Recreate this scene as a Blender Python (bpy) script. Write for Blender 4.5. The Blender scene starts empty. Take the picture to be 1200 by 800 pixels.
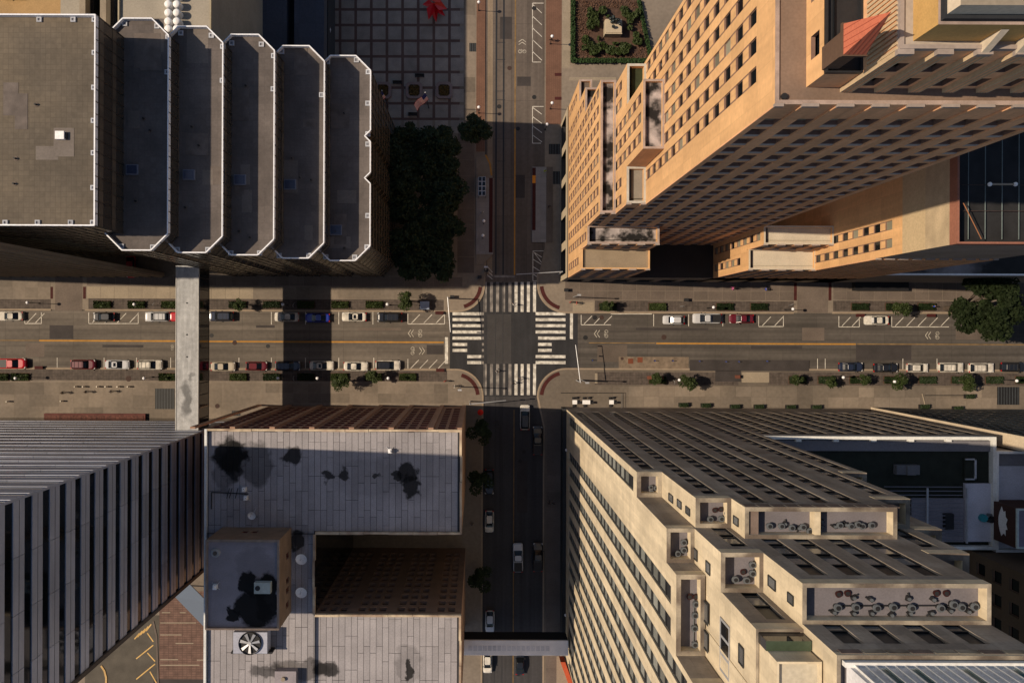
import bpy, math, random
from mathutils import Vector, Matrix
R = math.radians
rnd = random.Random(7)
SC = bpy.context.scene
COL = SC.collection

# ------------------------------------------------------------------ camera, sky, sun, exposure
H = 160.0            # height of the drone above the street, metres
S = 6.0              # photograph pixels per metre at street level
NX, NY = 561.0, 388.0    # the nadir point of the photograph
ROLL = .0038
cam_d = bpy.data.cameras.new("camera"); cam = bpy.data.objects.new("camera", cam_d); COL.objects.link(cam)
cam.location = (0, 0, H); cam.rotation_euler = (0, 0, ROLL)
cam_d.sensor_fit = 'HORIZONTAL'; cam_d.sensor_width = 36; cam_d.lens = 36 * H * S / 1200
cam_d.shift_x = (600 - NX) / 1200; cam_d.shift_y = -(400 - NY) / 1200
cam_d.clip_start = 1; cam_d.clip_end = 6000
SC.camera = cam
SUN_EL = R(46.5); DRIFT = -.035     # light travels towards +x and slightly south
az = math.atan2(DRIFT, 1)
d = Vector((math.cos(az) * math.cos(SUN_EL), math.sin(az) * math.cos(SUN_EL), -math.sin(SUN_EL)))
sl = bpy.data.lights.new("sun", 'SUN'); sl.energy = 4.8; sl.angle = R(.5); sl.color = (1, .81, .60)
so = bpy.data.objects.new("sun", sl); COL.objects.link(so)
so.rotation_euler = d.to_track_quat('-Z', 'Y').to_euler(); so.location = (-200, 10, 200)
wd = bpy.data.worlds.new("World"); SC.world = wd; wd.use_nodes = True
wn = wd.node_tree; bg = wn.nodes['Background']
sky = wn.nodes.new('ShaderNodeTexSky'); sky.sky_type = 'NISHITA'; sky.sun_disc = False
sky.sun_elevation = SUN_EL; sky.sun_rotation = R(270) - az
wn.links.new(sky.outputs[0], bg.inputs[0]); bg.inputs[1].default_value = .085
SC.view_settings.view_transform = 'Standard'; SC.view_settings.look = 'None'
SC.view_settings.exposure = 0.0; SC.view_settings.gamma = 1

# ------------------------------------------------------------------ coordinates
def g(px, py, k=1):
    dx, dy = px - NX, py - NY
    return (dx + dy * ROLL) / k, (dy - dx * ROLL) / k
def zk(k): return H * (1 - 1 / k)
def W(px, py, z=0.0):
    a, b = g(px, py, H / (H - z)); return Vector((a / S, -b / S, z))
def RC(x0, y0, x1, y1, z=0.0):       # an axis-aligned rectangle from picture positions: world x0,x1,y0,y1
    c = W((x0 + x1) / 2, (y0 + y1) / 2, z); f = (H - z) / H / S
    hw, hh = abs(x1 - x0) * f / 2, abs(y1 - y0) * f / 2
    return c.x - hw, c.x + hw, c.y - hh, c.y + hh
def GB(x0, x1, y0, y1):              # rectangle in street pixels relative to the nadir (y down)
    return x0 / S, x1 / S, -max(y0, y1) / S, -min(y0, y1) / S
def project(p):
    k = S * H / (H - p[2]) if p[2] < H - 1 else 1e3
    x, y = p[0] * k, -p[1] * k
    return NX + x - y * ROLL, NY + y + x * ROLL
def in_frame(p, m=70):
    x, y = project(p); return -m < x < 1200 + m and -m < y < 800 + m

# ------------------------------------------------------------------ materials
MATS = {}
def mat(name, col, rough=.85, var=.18, scale=.25, metal=0, fine=.12, spec=.3, col2=None, mixs=.08, bump=0, pervar=0, streak=None, extra=None):
    if name in MATS: return MATS[name]
    m = bpy.data.materials.new(name); m.use_nodes = True; nt = m.node_tree; b = nt.nodes['Principled BSDF']
    L = nt.links.new; N = nt.nodes.new
    geo = N('ShaderNodeNewGeometry')
    b.inputs['Roughness'].default_value = rough; b.inputs['Metallic'].default_value = metal
    b.inputs['Specular IOR Level'].default_value = spec
    def noise(sc, det=4, vec=None):
        n = N('ShaderNodeTexNoise'); n.inputs['Scale'].default_value = sc; n.inputs['Detail'].default_value = det
        L(vec or geo.outputs['Position'], n.inputs['Vector']); return n.outputs['Fac']
    def maprange(s, a, b_, c, d_):
        n = N('ShaderNodeMapRange'); L(s, n.inputs[0])
        for i, v in enumerate((a, b_, c, d_)): n.inputs[i + 1].default_value = v
        return n.outputs[0]
    def mul(a, b_):
        n = N('ShaderNodeMath'); n.operation = 'MULTIPLY'; L(a, n.inputs[0])
        if isinstance(b_, float): n.inputs[1].default_value = b_
        else: L(b_, n.inputs[1])
        return n.outputs[0]
    base = None
    if col2:
        mx = N('ShaderNodeMix'); mx.data_type = 'RGBA'; L(maprange(noise(mixs, 5), .42, .58, 0, 1), mx.inputs[0])
        mx.inputs[6].default_value = (*col, 1); mx.inputs[7].default_value = (*col2, 1); base = mx.outputs[2]
    f = maprange(noise(scale, 5), .25, .75, 1 - var, 1 + var)
    if fine: f = mul(f, maprange(noise(scale * 14, 3), .25, .75, 1 - fine, 1 + fine))
    if streak:      # streaks stretched along one axis: (sx,sy,sz,amount)
        mp = N('ShaderNodeMapping'); L(geo.outputs['Position'], mp.inputs[0]); mp.inputs['Scale'].default_value = streak[:3]
        f = mul(f, maprange(noise(1, 4, mp.outputs[0]), .3, .7, 1 - streak[3], 1 + streak[3]))
    if pervar:
        oi = N('ShaderNodeObjectInfo'); f = mul(f, maprange(oi.outputs['Random'], 0, 1, 1 - pervar, 1 + pervar))
    if extra: f = extra(nt, geo, f, mul, maprange, noise)
    vm = N('ShaderNodeVectorMath'); vm.operation = 'SCALE'
    if base: L(base, vm.inputs[0])
    else: vm.inputs[0].default_value = col
    L(f, vm.inputs['Scale']); L(vm.outputs[0], b.inputs['Base Color'])
    if bump:
        bp = N('ShaderNodeBump'); bp.inputs['Strength'].default_value = bump; bp.inputs['Distance'].default_value = .05
        L(noise(scale * 20, 3), bp.inputs['Height']); L(bp.outputs[0], b.inputs['Normal'])
    MATS[name] = m; return m
def stains(blobs, dark=.18, soft=.35, freq=.45):       # dirt patches with outlines of their own: (x,y,rx,ry,amount)
    def f_(nt, geo, f, mul, mr, noise):
        L = nt.links.new; N = nt.nodes.new
        wob = N('ShaderNodeTexNoise'); wob.inputs['Scale'].default_value = freq; wob.inputs['Detail'].default_value = 5; L(geo.outputs['Position'], wob.inputs['Vector'])
        sub = N('ShaderNodeVectorMath'); sub.operation = 'SUBTRACT'; L(wob.outputs['Color'], sub.inputs[0]); sub.inputs[1].default_value = (.5, .5, .5)
        sc = N('ShaderNodeVectorMath'); sc.operation = 'SCALE'; L(sub.outputs[0], sc.inputs[0]); sc.inputs['Scale'].default_value = 3.2
        ad = N('ShaderNodeVectorMath'); L(sc.outputs[0], ad.inputs[0]); L(geo.outputs['Position'], ad.inputs[1])
        out = f
        for (x, y, rx, ry, am) in blobs:
            mp = N('ShaderNodeMapping'); mp.inputs['Scale'].default_value = (1 / rx, 1 / ry, 0)
            mp.inputs['Location'].default_value = (-x / rx, -y / ry, 0); L(ad.outputs[0], mp.inputs[0])
            ln = N('ShaderNodeVectorMath'); ln.operation = 'LENGTH'; L(mp.outputs[0], ln.inputs[0])
            out = mul(out, mr(ln.outputs['Value'], 1 - soft, 1 + soft * .3, 1 - am * (1 - dark), 1))
        return out
    return f_
def grid(sx, sy, lw=.06, dark=.6):                       # joints of paving too small to pick apart
    def f_(nt, geo, f, mul, mr, noise):
        L = nt.links.new; N = nt.nodes.new
        bt = N('ShaderNodeTexBrick'); bt.offset = 0; bt.inputs['Scale'].default_value = 1
        bt.inputs['Brick Width'].default_value = sx; bt.inputs['Row Height'].default_value = sy; bt.inputs['Mortar Size'].default_value = lw
        bt.inputs['Color1'].default_value = (1, 1, 1, 1); bt.inputs['Color2'].default_value = (.86, .86, .86, 1); bt.inputs['Mortar'].default_value = (dark, dark, dark, 1)
        L(geo.outputs['Position'], bt.inputs['Vector']); return mul(f, bt.outputs['Color'])
    return f_
def vgrid(sx, sz, lw=.03, dark=.75, off=.5):              # joints of wall panels: courses in height, perpends along the wall
    def f_(nt, geo, f, mul, mr, noise):
        L = nt.links.new; N = nt.nodes.new
        sp = N('ShaderNodeSeparateXYZ'); L(geo.outputs['Position'], sp.inputs[0]); ad = N('ShaderNodeMath'); L(sp.outputs[0], ad.inputs[0]); L(sp.outputs[1], ad.inputs[1])
        cb = N('ShaderNodeCombineXYZ'); L(ad.outputs[0], cb.inputs[0]); L(sp.outputs[2], cb.inputs[1])
        bt = N('ShaderNodeTexBrick'); bt.offset = off; bt.inputs['Scale'].default_value = 1
        bt.inputs['Brick Width'].default_value = sx; bt.inputs['Row Height'].default_value = sz; bt.inputs['Mortar Size'].default_value = lw
        bt.inputs['Color1'].default_value = (1, 1, 1, 1); bt.inputs['Color2'].default_value = (.84, .84, .84, 1); bt.inputs['Mortar'].default_value = (dark, dark, dark, 1)
        L(cb.outputs[0], bt.inputs['Vector']); return mul(f, bt.outputs['Color'])
    return f_
def glass(name, col=(.02, .025, .03), rough=.08, spec=.6, metal=0):
    if name in MATS: return MATS[name]
    m = bpy.data.materials.new(name); m.use_nodes = True; b = m.node_tree.nodes['Principled BSDF']
    b.inputs['Base Color'].default_value = (*col, 1); b.inputs['Roughness'].default_value = rough
    b.inputs['Specular IOR Level'].default_value = spec; b.inputs['Metallic'].default_value = metal
    MATS[name] = m; return m

# ------------------------------------------------------------------ objects
def tag(o, label=None, cat=None, group=None, kind=None):
    if label: o['label'] = label
    if cat: o['category'] = cat
    if group: o['group'] = group
    if kind: o['kind'] = kind
    return o
def empty(name, loc, label, cat, group=None, rz=0):
    o = bpy.data.objects.new(name, None); COL.objects.link(o); o.location = loc; o.rotation_euler = (0, 0, rz)
    o.empty_display_size = .5
    return tag(o, label, cat, group)
class MB:
    def __init__(s): s.v = []; s.f = []; s.m = []; s.mats = []
    def mi(s, m):
        if m not in s.mats: s.mats.append(m)
        return s.mats.index(m)
    def add(s, vs, fs, m):
        b = len(s.v); s.v += [tuple(v) for v in vs]; i = s.mi(m)
        for f in fs: s.f.append([b + q for q in f]); s.m.append(i)
    def quad(s, a, b, c, d_, m): s.add([a, b, c, d_], [(0, 1, 2, 3)], m)
    def box(s, x0, x1, y0, y1, z0, z1, m, top=None, bottom=True):
        v = [(x, y, z) for z in (z0, z1) for x, y in ((x0, y0), (x1, y0), (x1, y1), (x0, y1))]
        s.add(v, [(0, 1, 5, 4), (1, 2, 6, 5), (2, 3, 7, 6), (3, 0, 4, 7)] + ([(3, 2, 1, 0)] if bottom else []), m)
        s.add(v[4:], [(0, 1, 2, 3)], top or m)
    def prism(s, poly, z0, z1, m, top=None, bottom=False):
        a = sum(poly[i][0] * poly[(i + 1) % len(poly)][1] - poly[(i + 1) % len(poly)][0] * poly[i][1] for i in range(len(poly)))
        if a < 0: poly = poly[::-1]
        n = len(poly)
        v = [(p[0], p[1], z0) for p in poly] + [(p[0], p[1], z1) for p in poly]
        s.add(v, [(i, (i + 1) % n, n + (i + 1) % n, n + i) for i in range(n)] + ([tuple(range(n))[::-1]] if bottom else []), m)
        s.add(v[n:], [tuple(range(n))], top or m)
    def tube(s, p, q, r0, m, r1=None, n=6, caps=True):
        p, q = Vector(p), Vector(q); r1 = r0 if r1 is None else r1
        ax = (q - p).normalized(); u = ax.orthogonal().normalized(); w = ax.cross(u)
        v = []
        for c, r in ((p, r0), (q, r1)):
            for i in range(n):
                t = 2 * math.pi * i / n; v.append(c + u * math.cos(t) * r + w * math.sin(t) * r)
        s.add(v, [(i, (i + 1) % n, n + (i + 1) % n, n + i) for i in range(n)] + ([tuple(range(n))[::-1], tuple(range(n, 2 * n))] if caps else []), m)
    def ball(s, c, r, m, n=8, k=5, sz=1, z_from=0):
        v = []; f = []
        for j in range(k + 1):
            t = math.pi * j / k
            for i in range(n):
                a = 2 * math.pi * i / n
                v.append((c[0] + r * math.sin(t) * math.cos(a), c[1] + r * math.sin(t) * math.sin(a), c[2] + r * math.cos(t) * sz))
        for j in range(k):
            for i in range(n): f.append((j * n + i, (j + 1) * n + i, (j + 1) * n + (i + 1) % n, j * n + (i + 1) % n))
        s.add(v, f, m)
    def mesh(s, name, off=(0, 0, 0), smooth=False):
        me = bpy.data.meshes.new(name)
        me.from_pydata([(x - off[0], y - off[1], z - off[2]) for x, y, z in s.v], [], s.f)
        for m in s.mats: me.materials.append(m)
        me.polygons.foreach_set('material_index', s.m)
        if smooth: me.polygons.foreach_set('use_smooth', [True] * len(me.polygons))
        me.update(); return me
    def build(s, name, parent=None, label=None, cat=None, group=None, kind=None, smooth=False, local=False):
        if not s.f: return None
        off = (0, 0, 0); loc = (0, 0, 0)
        if parent and not local:
            p = parent; off = Vector((0, 0, 0))
            while p: off += p.location; p = p.parent
        elif not parent and not local:
            xs = [v[0] for v in s.v]; ys = [v[1] for v in s.v]; zs = [v[2] for v in s.v]
            off = loc = ((min(xs) + max(xs)) / 2, (min(ys) + max(ys)) / 2, min(zs))
        o = bpy.data.objects.new(name, s.mesh(name, off, smooth)); COL.objects.link(o); o.location = loc
        if parent: o.parent = parent
        return tag(o, label, cat, group, kind)
def inst(name, me, parent, loc, rz=0, rx=0, sc=None):
    o = bpy.data.objects.new(name, me); COL.objects.link(o); o.parent = parent
    o.location = loc; o.rotation_euler = (rx, 0, rz)
    if sc: o.scale = sc
    return o
def pieces(thing, name, me, places, limit=300, restname=None):
    """places: (loc, rotz, scale); the largest-looking become parts, the rest one joined part"""
    P = [p for p in places if in_frame(p[0])]
    P.sort(key=lambda p: p[0][2], reverse=True)
    base = thing.location
    for loc, rz, sc in P[:limit]:
        o = bpy.data.objects.new(name, me); COL.objects.link(o); o.parent = thing
        o.location = Vector(loc) - base; o.rotation_euler = (0, 0, rz); o.scale = sc
    rest = P[limit:]
    if rest:
        mb = MB(); mb.mats = list(me.materials)
        vs = [v.co.copy() for v in me.vertices]; fs = [tuple(p.vertices) for p in me.polygons]; ms = [p.material_index for p in me.polygons]
        for loc, rz, sc in rest:
            M_ = Matrix.Translation(loc) @ Matrix.Rotation(rz, 4, 'Z') @ Matrix.Diagonal((*sc, 1))
            b = len(mb.v); mb.v += [tuple(M_ @ v) for v in vs]; mb.f += [[b + q for q in f] for f in fs]; mb.m += ms
        mb.build(restname or name + '_rows', thing, kind='stuff')
def sheet(name, rect, z, m, kind='structure', parent=None, th=0, **kw):
    mb = MB(); x0, x1, y0, y1 = rect
    if th: mb.box(x0, x1, y0, y1, z - th, z, m, bottom=False)
    else: mb.quad((x0, y0, z), (x1, y0, z), (x1, y1, z), (x0, y1, z), m)
    return mb.build(name, parent, kind=kind if not parent else None, **kw)

NRM = {'S': ((0, -1), (1, 0), 0), 'E': ((1, 0), (0, 1), R(90)), 'N': ((0, 1), (-1, 0), R(180)), 'W': ((-1, 0), (0, -1), R(270))}
def face_origin(rect, side):
    x0, x1, y0, y1 = rect
    return {'S': (x0, y0, x1 - x0), 'E': (x1, y0, y1 - y0), 'N': (x1, y1, x1 - x0), 'W': (x0, y1, y1 - y0)}[side]
def facade(mb, rect, side, z0, z1, holes, m, depth=.35, reveal=None):
    """wall sheet with openings; holes = list of (u0,u1,v0,v1) grouped on a grid of u ranges and v ranges"""
    n, u, rz = NRM[side]; ox, oy, L_ = face_origin(rect, side)
    def P(a, z, d_=0): return (ox + u[0] * a - n[0] * d_, oy + u[1] * a - n[1] * d_, z)
    us, vs = holes
    us = [q for q in us if q[0] > 0 and q[1] < L_]; vs = [q for q in vs if q[0] > z0 and q[1] < z1]
    c = 0
    for (a, b) in us:        # full-height wall strips between the columns of openings
        mb.quad(P(c, z0), P(a, z0), P(a, z1), P(c, z1), m)
        zc = z0
        for (p, q) in vs:
            mb.quad(P(a, zc), P(b, zc), P(b, p), P(a, p), m); zc = q
            r = reveal or m
            mb.quad(P(a, p), P(b, p), P(b, p, depth), P(a, p, depth), r)
            mb.quad(P(a, q, depth), P(b, q, depth), P(b, q), P(a, q), r)
            mb.quad(P(a, p), P(a, p, depth), P(a, q, depth), P(a, q), r)
            mb.quad(P(b, p, depth), P(b, p), P(b, q), P(b, q, depth), r)
        mb.quad(P(a, zc), P(b, zc), P(b, z1), P(a, z1), m); c = b
    mb.quad(P(c, z0), P(L_, z0), P(L_, z1), P(c, z1), m)
    return [((*P((a + b) / 2, p, depth - .01)[:2], p), rz, (b - a, 1, q - p)) for a, b in us for p, q in vs]
def win_mesh(name, pane, frame, fw=.07, mull=1, d=.1, w=1.0, h=1.0):
    """unit window: x -.5..+.5, z 0..1, facing -y; scaled to its opening"""
    mb = MB(); e = d
    mb.quad((-.5, -.02, 0), (.5, -.02, 0), (.5, -.02, 1), (-.5, -.02, 1), pane)
    for x0, x1, z0, z1 in [(-.5, -.5 + fw, 0, 1), (.5 - fw, .5, 0, 1), (-.5 + fw, .5 - fw, 0, fw), (-.5 + fw, .5 - fw, 1 - fw, 1)] + [(-fw / 2 + (i + 1) / (mull + 1) - .5, fw / 2 + (i + 1) / (mull + 1) - .5, fw, 1 - fw) for i in range(mull)]:
        mb.box(x0, x1, -e, -.02, z0, z1, frame, bottom=False)
    return mb.mesh(name)
def shell(mb, rect, z0, z1, m, sides='NESW', top=None):
    x0, x1, y0, y1 = rect; c = {'S': ((x0, y0), (x1, y0)), 'E': ((x1, y0), (x1, y1)), 'N': ((x1, y1), (x0, y1)), 'W': ((x0, y1), (x0, y0))}
    for s in sides:
        a, b = c[s]; mb.quad((*a, z0), (*b, z0), (*b, z1), (*a, z1), m)
    if top: mb.quad((x0, y0, z1), (x1, y0, z1), (x1, y1, z1), (x0, y1, z1), top)
def inset(rect, d_): x0, x1, y0, y1 = rect; return x0 + d_, x1 - d_, y0 + d_, y1 - d_
def parapet(thing, rect, z, m, t=.35, h=1.0, cap=None, name='parapet'):
    """ring wall standing on a roof whose walls end at z; its top is at z"""
    x0, x1, y0, y1 = rect; mb = MB(); zb = z - h; x0 -= .025; x1 += .025; y0 -= .025; y1 += .025; z += .02
    for r in ((x0, x1, y0, y0 + t), (x0, x1, y1 - t, y1), (x0, x0 + t, y0 + t, y1 - t), (x1 - t, x1, y0 + t, y1 - t)):
        mb.box(*r, zb, z, m, top=cap or m)
    return mb.build(name, thing)
def rngs(start, pitch, w, n): return [(start + i * pitch, start + i * pitch + w) for i in range(n)]
ORD = ['first', 'second', 'third', 'fourth', 'fifth', 'sixth', 'seventh', 'eighth', 'ninth', 'tenth', 'eleventh', 'twelfth', 'thirteenth', 'fourteenth', 'fifteenth']
# ------------------------------------------------------------------ palette
con = mat('pavement_concrete', (0.18, 0.148, 0.116), var=.22, scale=.12, fine=.12, col2=(.148, .124, .10), mixs=.05, pervar=.2)
con_l = mat('pale_concrete', (0.264, 0.22, 0.164), var=.12, scale=.3, pervar=.08)
con_d = mat('worn_concrete', (0.12, 0.096, 0.08), var=.2, scale=.3, pervar=.1)
brickp = mat('red_brick_paving', (0.16, 0.084, 0.056), var=.15, scale=.5, extra=grid(.4, .2, .03, .7))
cobble = mat('grey_cobble_strip', (0.104, 0.084, 0.072), var=.35, scale=1.3, extra=grid(.3, .3, .05, .55))
maroon = mat('maroon_tactile', (.05, .010, .009), var=.25, scale=1.5)
road_w = mat('concrete_roadway', (.13, .112, .094), var=.18, scale=.1, streak=(.02, 1.1, 0, .3), extra=grid(6.6, 3.2, .05, .72), pervar=.06)
road_e = mat('shade_dimmed_asphalt', (.078, .069, .061), var=.2, scale=.1, streak=(.02, 1.1, 0, .32), extra=grid(6.6, 3.2, .05, .75), pervar=.06)  # east half of the street: its dimmer light is put into this colour
road_v = mat('track_roadway', (0.112, 0.092, 0.078), var=.2, scale=.12, streak=(1.2, .02, 0, .18), extra=grid(3.1, 7.5, .05, .7))
asph = mat('dark_asphalt', (.026, .026, .029), var=.25, scale=.3, streak=(1.1, .05, 0, .2))
patchm = mat('asphalt_patch', (0.044, 0.038, 0.037), var=.25, scale=.4)
white = mat('white_paint', (.56, .53, .47), var=.35, scale=1.1, fine=.35)
yellow = mat('yellow_paint', (.38, .19, .035), var=.2, scale=.8, fine=.2)
orange = mat('orange_paint', (.62, .22, .02))
steel = mat('rail_steel', (.02, .022, .026), rough=.5)
iron = mat('rusty_iron', (.05, .03, .025), var=.3, scale=3)
iron_d = mat('black_iron', (.015, .015, .016), rough=.6)
grassm = mat('hedge_green', (.035, .055, .012), var=.4, scale=1.2)
soil = mat('planting_soil', (.07, .04, .028), var=.4, scale=1.5)
silver = mat('galvanised_steel', (.45, .46, .48), rough=.45, metal=.4)
whitep = mat('white_metal', (.78, .78, .78), rough=.5, var=.06)
blackp = mat('black_metal', (.02, .02, .022), rough=.5)
darkg = glass('dark_glass', (.008, .010, .013), .06, .5)

# ------------------------------------------------------------------ ground and streets
sheet('ground', (-2500, 2500, -2500, 2500), -.02, mat('open_ground', (.07, .06, .05), scale=.02))
mb = MB()
x0, _, y0, y1 = RC(0, 364.7, 1200, 433.3)
xw = RC(569, 0, 566, 800)[0]; xe = RC(638, 0, 638, 800)[0]
VX0, VX1 = g(568, 400)[0] / S, g(638, 400)[0] / S
HY0, HY1 = y0, y1
sheet('road', (-400, VX0 - 6.8, HY0, HY1), 0, road_w)
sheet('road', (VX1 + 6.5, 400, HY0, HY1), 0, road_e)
sheet('road', (VX0 - .4, VX1 + .4, HY1 + 5.6, 420), 0, road_v)
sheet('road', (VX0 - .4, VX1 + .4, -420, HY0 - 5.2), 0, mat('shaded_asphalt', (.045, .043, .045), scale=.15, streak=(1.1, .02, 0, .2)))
sheet('crossing_surface', (VX0 - 6.8, VX1 + 6.5, HY0 - 5.2, HY1 + 5.6), 0, asph)
def arc(cx, cy, r, a0, a1, n=10):
    return [(cx + r * math.cos(R(a0 + (a1 - a0) * i / n)), cy + r * math.sin(R(a0 + (a1 - a0) * i / n))) for i in range(n + 1)]
def PX(pts, z=0): return [tuple(W(x, y, z)[:2]) for x, y in pts]
PAV = {}
def pavement(key, poly):
    mb = MB(); mb.prism(PX(poly), -.05, .13, con); PAV[key] = mb.build('pavement', kind='structure')
pavement('NW', [(-1500, 356.5), (534, 364.5)] + arc(537, 334, 30.5, 90, 0)[0:] + [(568.5, 322), (569.5, -1500), (-1500, -1500)])
pavement('NE', [(2600, 371), (666, 366)] + arc(663, 333, 33, 90, 180) + [(629.5, 331), (638.3, 290), (638.5, -1500), (2600, -1500)])
pavement('SW', [(-1500, 425), (533, 432.8)] + arc(534, 464.5, 31.7, -90, 0) + [(566, 470), (562, 2200), (-1500, 2200)])
pavement('SE', [(2600, 439), (665, 432)] + arc(663, 465, 33, -90, -180) + [(630, 475), (638.5, 500), (634, 2200), (2600, 2200)])
# kerb stones round the corners and along the roads: raised pale edge
kerbm = mat('kerb_stone', (.26, .205, .15), var=.15, scale=.8)
def ribbon(name, pts, w, z0, z1, m, kind='structure', parent=None, **kw):
    P = [W(x, y) for x, y in pts]; mb = MB(); n = len(P); A = []; B = []
    for i in range(n):
        t = (P[min(i + 1, n - 1)] - P[max(i - 1, 0)]); t.normalize(); q = Vector((-t.y, t.x, 0)) * w / 2
        A.append(P[i] + q); B.append(P[i] - q)
    for i in range(n - 1):
        a, b, c, d_ = A[i], A[i + 1], B[i + 1], B[i]
        v = [(p.x, p.y, z) for z in (z0, z1) for p in (a, b, c, d_)]
        mb.add(v, [(4, 5, 1, 0), (6, 7, 3, 2), (7, 6, 5, 4)] + ([(4, 0, 3, 7)] if i == 0 else []) + ([(5, 6, 2, 1)] if i == n - 2 else []), m)
    return mb.build(name, parent, kind=kind if not parent else None, **kw)
for pts in ([(-60, 362.4), (60, 363)], [(100, 363.2), (534, 364.7)] + arc(537, 334, 30.5, 90, 0) + [(569, 300), (570, 210)],
            [(1260, 367), (975, 366.6)], [(930, 366.6), (666, 366.2)] + arc(663, 333, 33, 90, 180) + [(630, 320)],
            [(-60, 431.2), (533, 432.8)] + arc(534, 464.5, 31.7, -90, 0) + [(565, 560), (564, 820)],
            [(1260, 434), (665, 432)] + arc(663, 465, 33, -90, -180) + [(637.5, 500), (637, 560), (636.5, 820)]):
    ribbon('kerb', pts, .32, -.02, .145, kerbm)
# maroon tactile arcs at the corners
for c_, r_, a in (((537, 334), 26, (5, 75)), ((663, 333), 28.5, (105, 175)), ((534, 464.5), 26, (-75, -5)), ((663, 465), 28.5, (-175, -105))):
    ribbon('tactile_strip', arc(*c_, r_, *a), .72, .13, .152, maroon)

def slabs(key, x0, y0, x1, y1, nx, ny, m, z=.13, gap=.03, th=.012, name='slab', skip=None, limit=300):
    par = PAV[key] if isinstance(key, str) else key
    xa, xb, ya, yb = RC(x0, y0, x1, y1); w, h = (xb - xa) / nx, (yb - ya) / ny
    mb = MB(); mb.box(-w / 2 + gap, w / 2 - gap, -h / 2 + gap, h / 2 - gap, 0, th, m, bottom=False); me = mb.mesh(name)
    pieces(par, name, me, [((xa + (i + .5) * w, ya + (j + .5) * h, z), 0, (1, 1, 1)) for i in range(nx) for j in range(ny) if not (skip and skip(i, j))], limit)
slabs('NW', 0, 324, 60, 349, 4, 2, con); slabs('NW', 102, 324, 542, 335, 26, 1, con_d); slabs('NW', 102, 336, 297, 350, 12, 1, con_l); slabs('NW', 298, 336, 528, 350, 14, 1, con)
slabs('SW', 0, 448, 260, 491, 15, 3, con); slabs('SW', 262, 449, 525, 472, 16, 2, con)
slabs('NE', 662, 330, 930, 352, 16, 2, con_d); slabs('NE', 976, 331, 1200, 352, 14, 2, con_d)
slabs('SE', 700, 453, 1168, 477, 26, 2, con); slabs('NW', 539, 0, 557, 145, 1, 8, con); slabs('NE', 660, 0, 668, 75, 1, 5, con_l)
slabs('SE', 640, 482, 657, 800, 1, 17, con_d); slabs('NW', 536, 150, 556, 320, 1, 9, con_d)
def PS(name, x0, y0, x1, y1, m, z=.137, **kw): return sheet(name, RC(x0, y0, x1, y1), z, m, **kw)
PS('paving_strip', 0, 350.5, 60, 361.5, cobble); PS('paving_strip', 104, 350.5, 520, 363, cobble); PS('paving_strip', 0, 433.5, 524, 446, cobble)
PS('paving_strip', 697, 352.6, 930, 364.8, cobble); PS('paving_strip', 976, 352.6, 1200, 365, cobble); PS('paving_strip', 697, 436, 865, 451, cobble); PS('paving_strip', 900, 436.5, 1200, 451.5, cobble)
PS('paving_strip', 558.2, 0, 568.5, 178, brickp); PS('paving_strip', 639.5, 0, 658, 146, brickp)
PS('paving_strip', 658.5, 0, 668, 80, con_l, z=.134)
PS('driveway', 65, 322, 97, 364, con_d, z=.141); PS('driveway', 934, 330, 970, 366.5, con_d, z=.141)
for r in ((59.5, 336, 62.5, 350), (97.8, 336, 101, 350), (930, 330, 933.5, 352), (970.5, 330, 974, 352), (650, 86, 658, 89.5), (650, 114, 658, 117.5)): PS('tactile_strip', *r, maroon, z=.146)
for r in ((182, 455, 205, 479), (1168, 453, 1194, 474), (272, 481, 282, 487), (643, 169, 656, 181), (643, 201, 656, 216), (550, 51, 558, 61)):
    a = RC(*r); gr = MB(); gr.box(*a, .13, .15, iron_d, bottom=False)
    n = max(3, int((a[1] - a[0]) / .5))
    for i in range(n): x = a[0] + (i + .5) * (a[1] - a[0]) / n; gr.box(x - .05, x + .05, a[2], a[3], .15, .17, mat('grate_steel', (.06, .07, .075), rough=.6), bottom=False)
    gr.build('vent_grating', label={182: 'dark pavement grating beside the left footbridge', 1168: 'dark pavement grating near the right edge', 272: 'small grating beside the corner of the grey plank roof', 643: 'pavement grating between kerb and hotel' if r[1] < 190 else 'pavement grating beside the tram platform', 550: 'square grating in the plaza pavement'}[r[0]], cat='grating')
# roadway patches
PS('road_patch', 808, 421.6, 948, 434.5, patchm, z=.148); PS('road_patch', 838, 434, 868, 447, patchm, z=.148)
PS('road_patch', 1003, 404, 1068, 422, patchm, z=.005); PS('road_patch', 700, 404, 735, 424, mat('brown_patch', (.10, .08, .065), scale=.3), z=.005)
PS('pale_slab', 869, 436, 901, 448, con_l, z=.15); PS('pale_slab', 700, 437, 697, 449, con_l, z=.15); PS('pale_slab', 671, 354, 696, 366, con_l, z=.139); PS('pale_slab', 667, 91, 722, 95, con_l, z=.16)
PS('road_patch', 725, 418, 807, 434, mat('worn_apron', (.17, .13, .095), var=.4, scale=1), z=.006)
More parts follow.
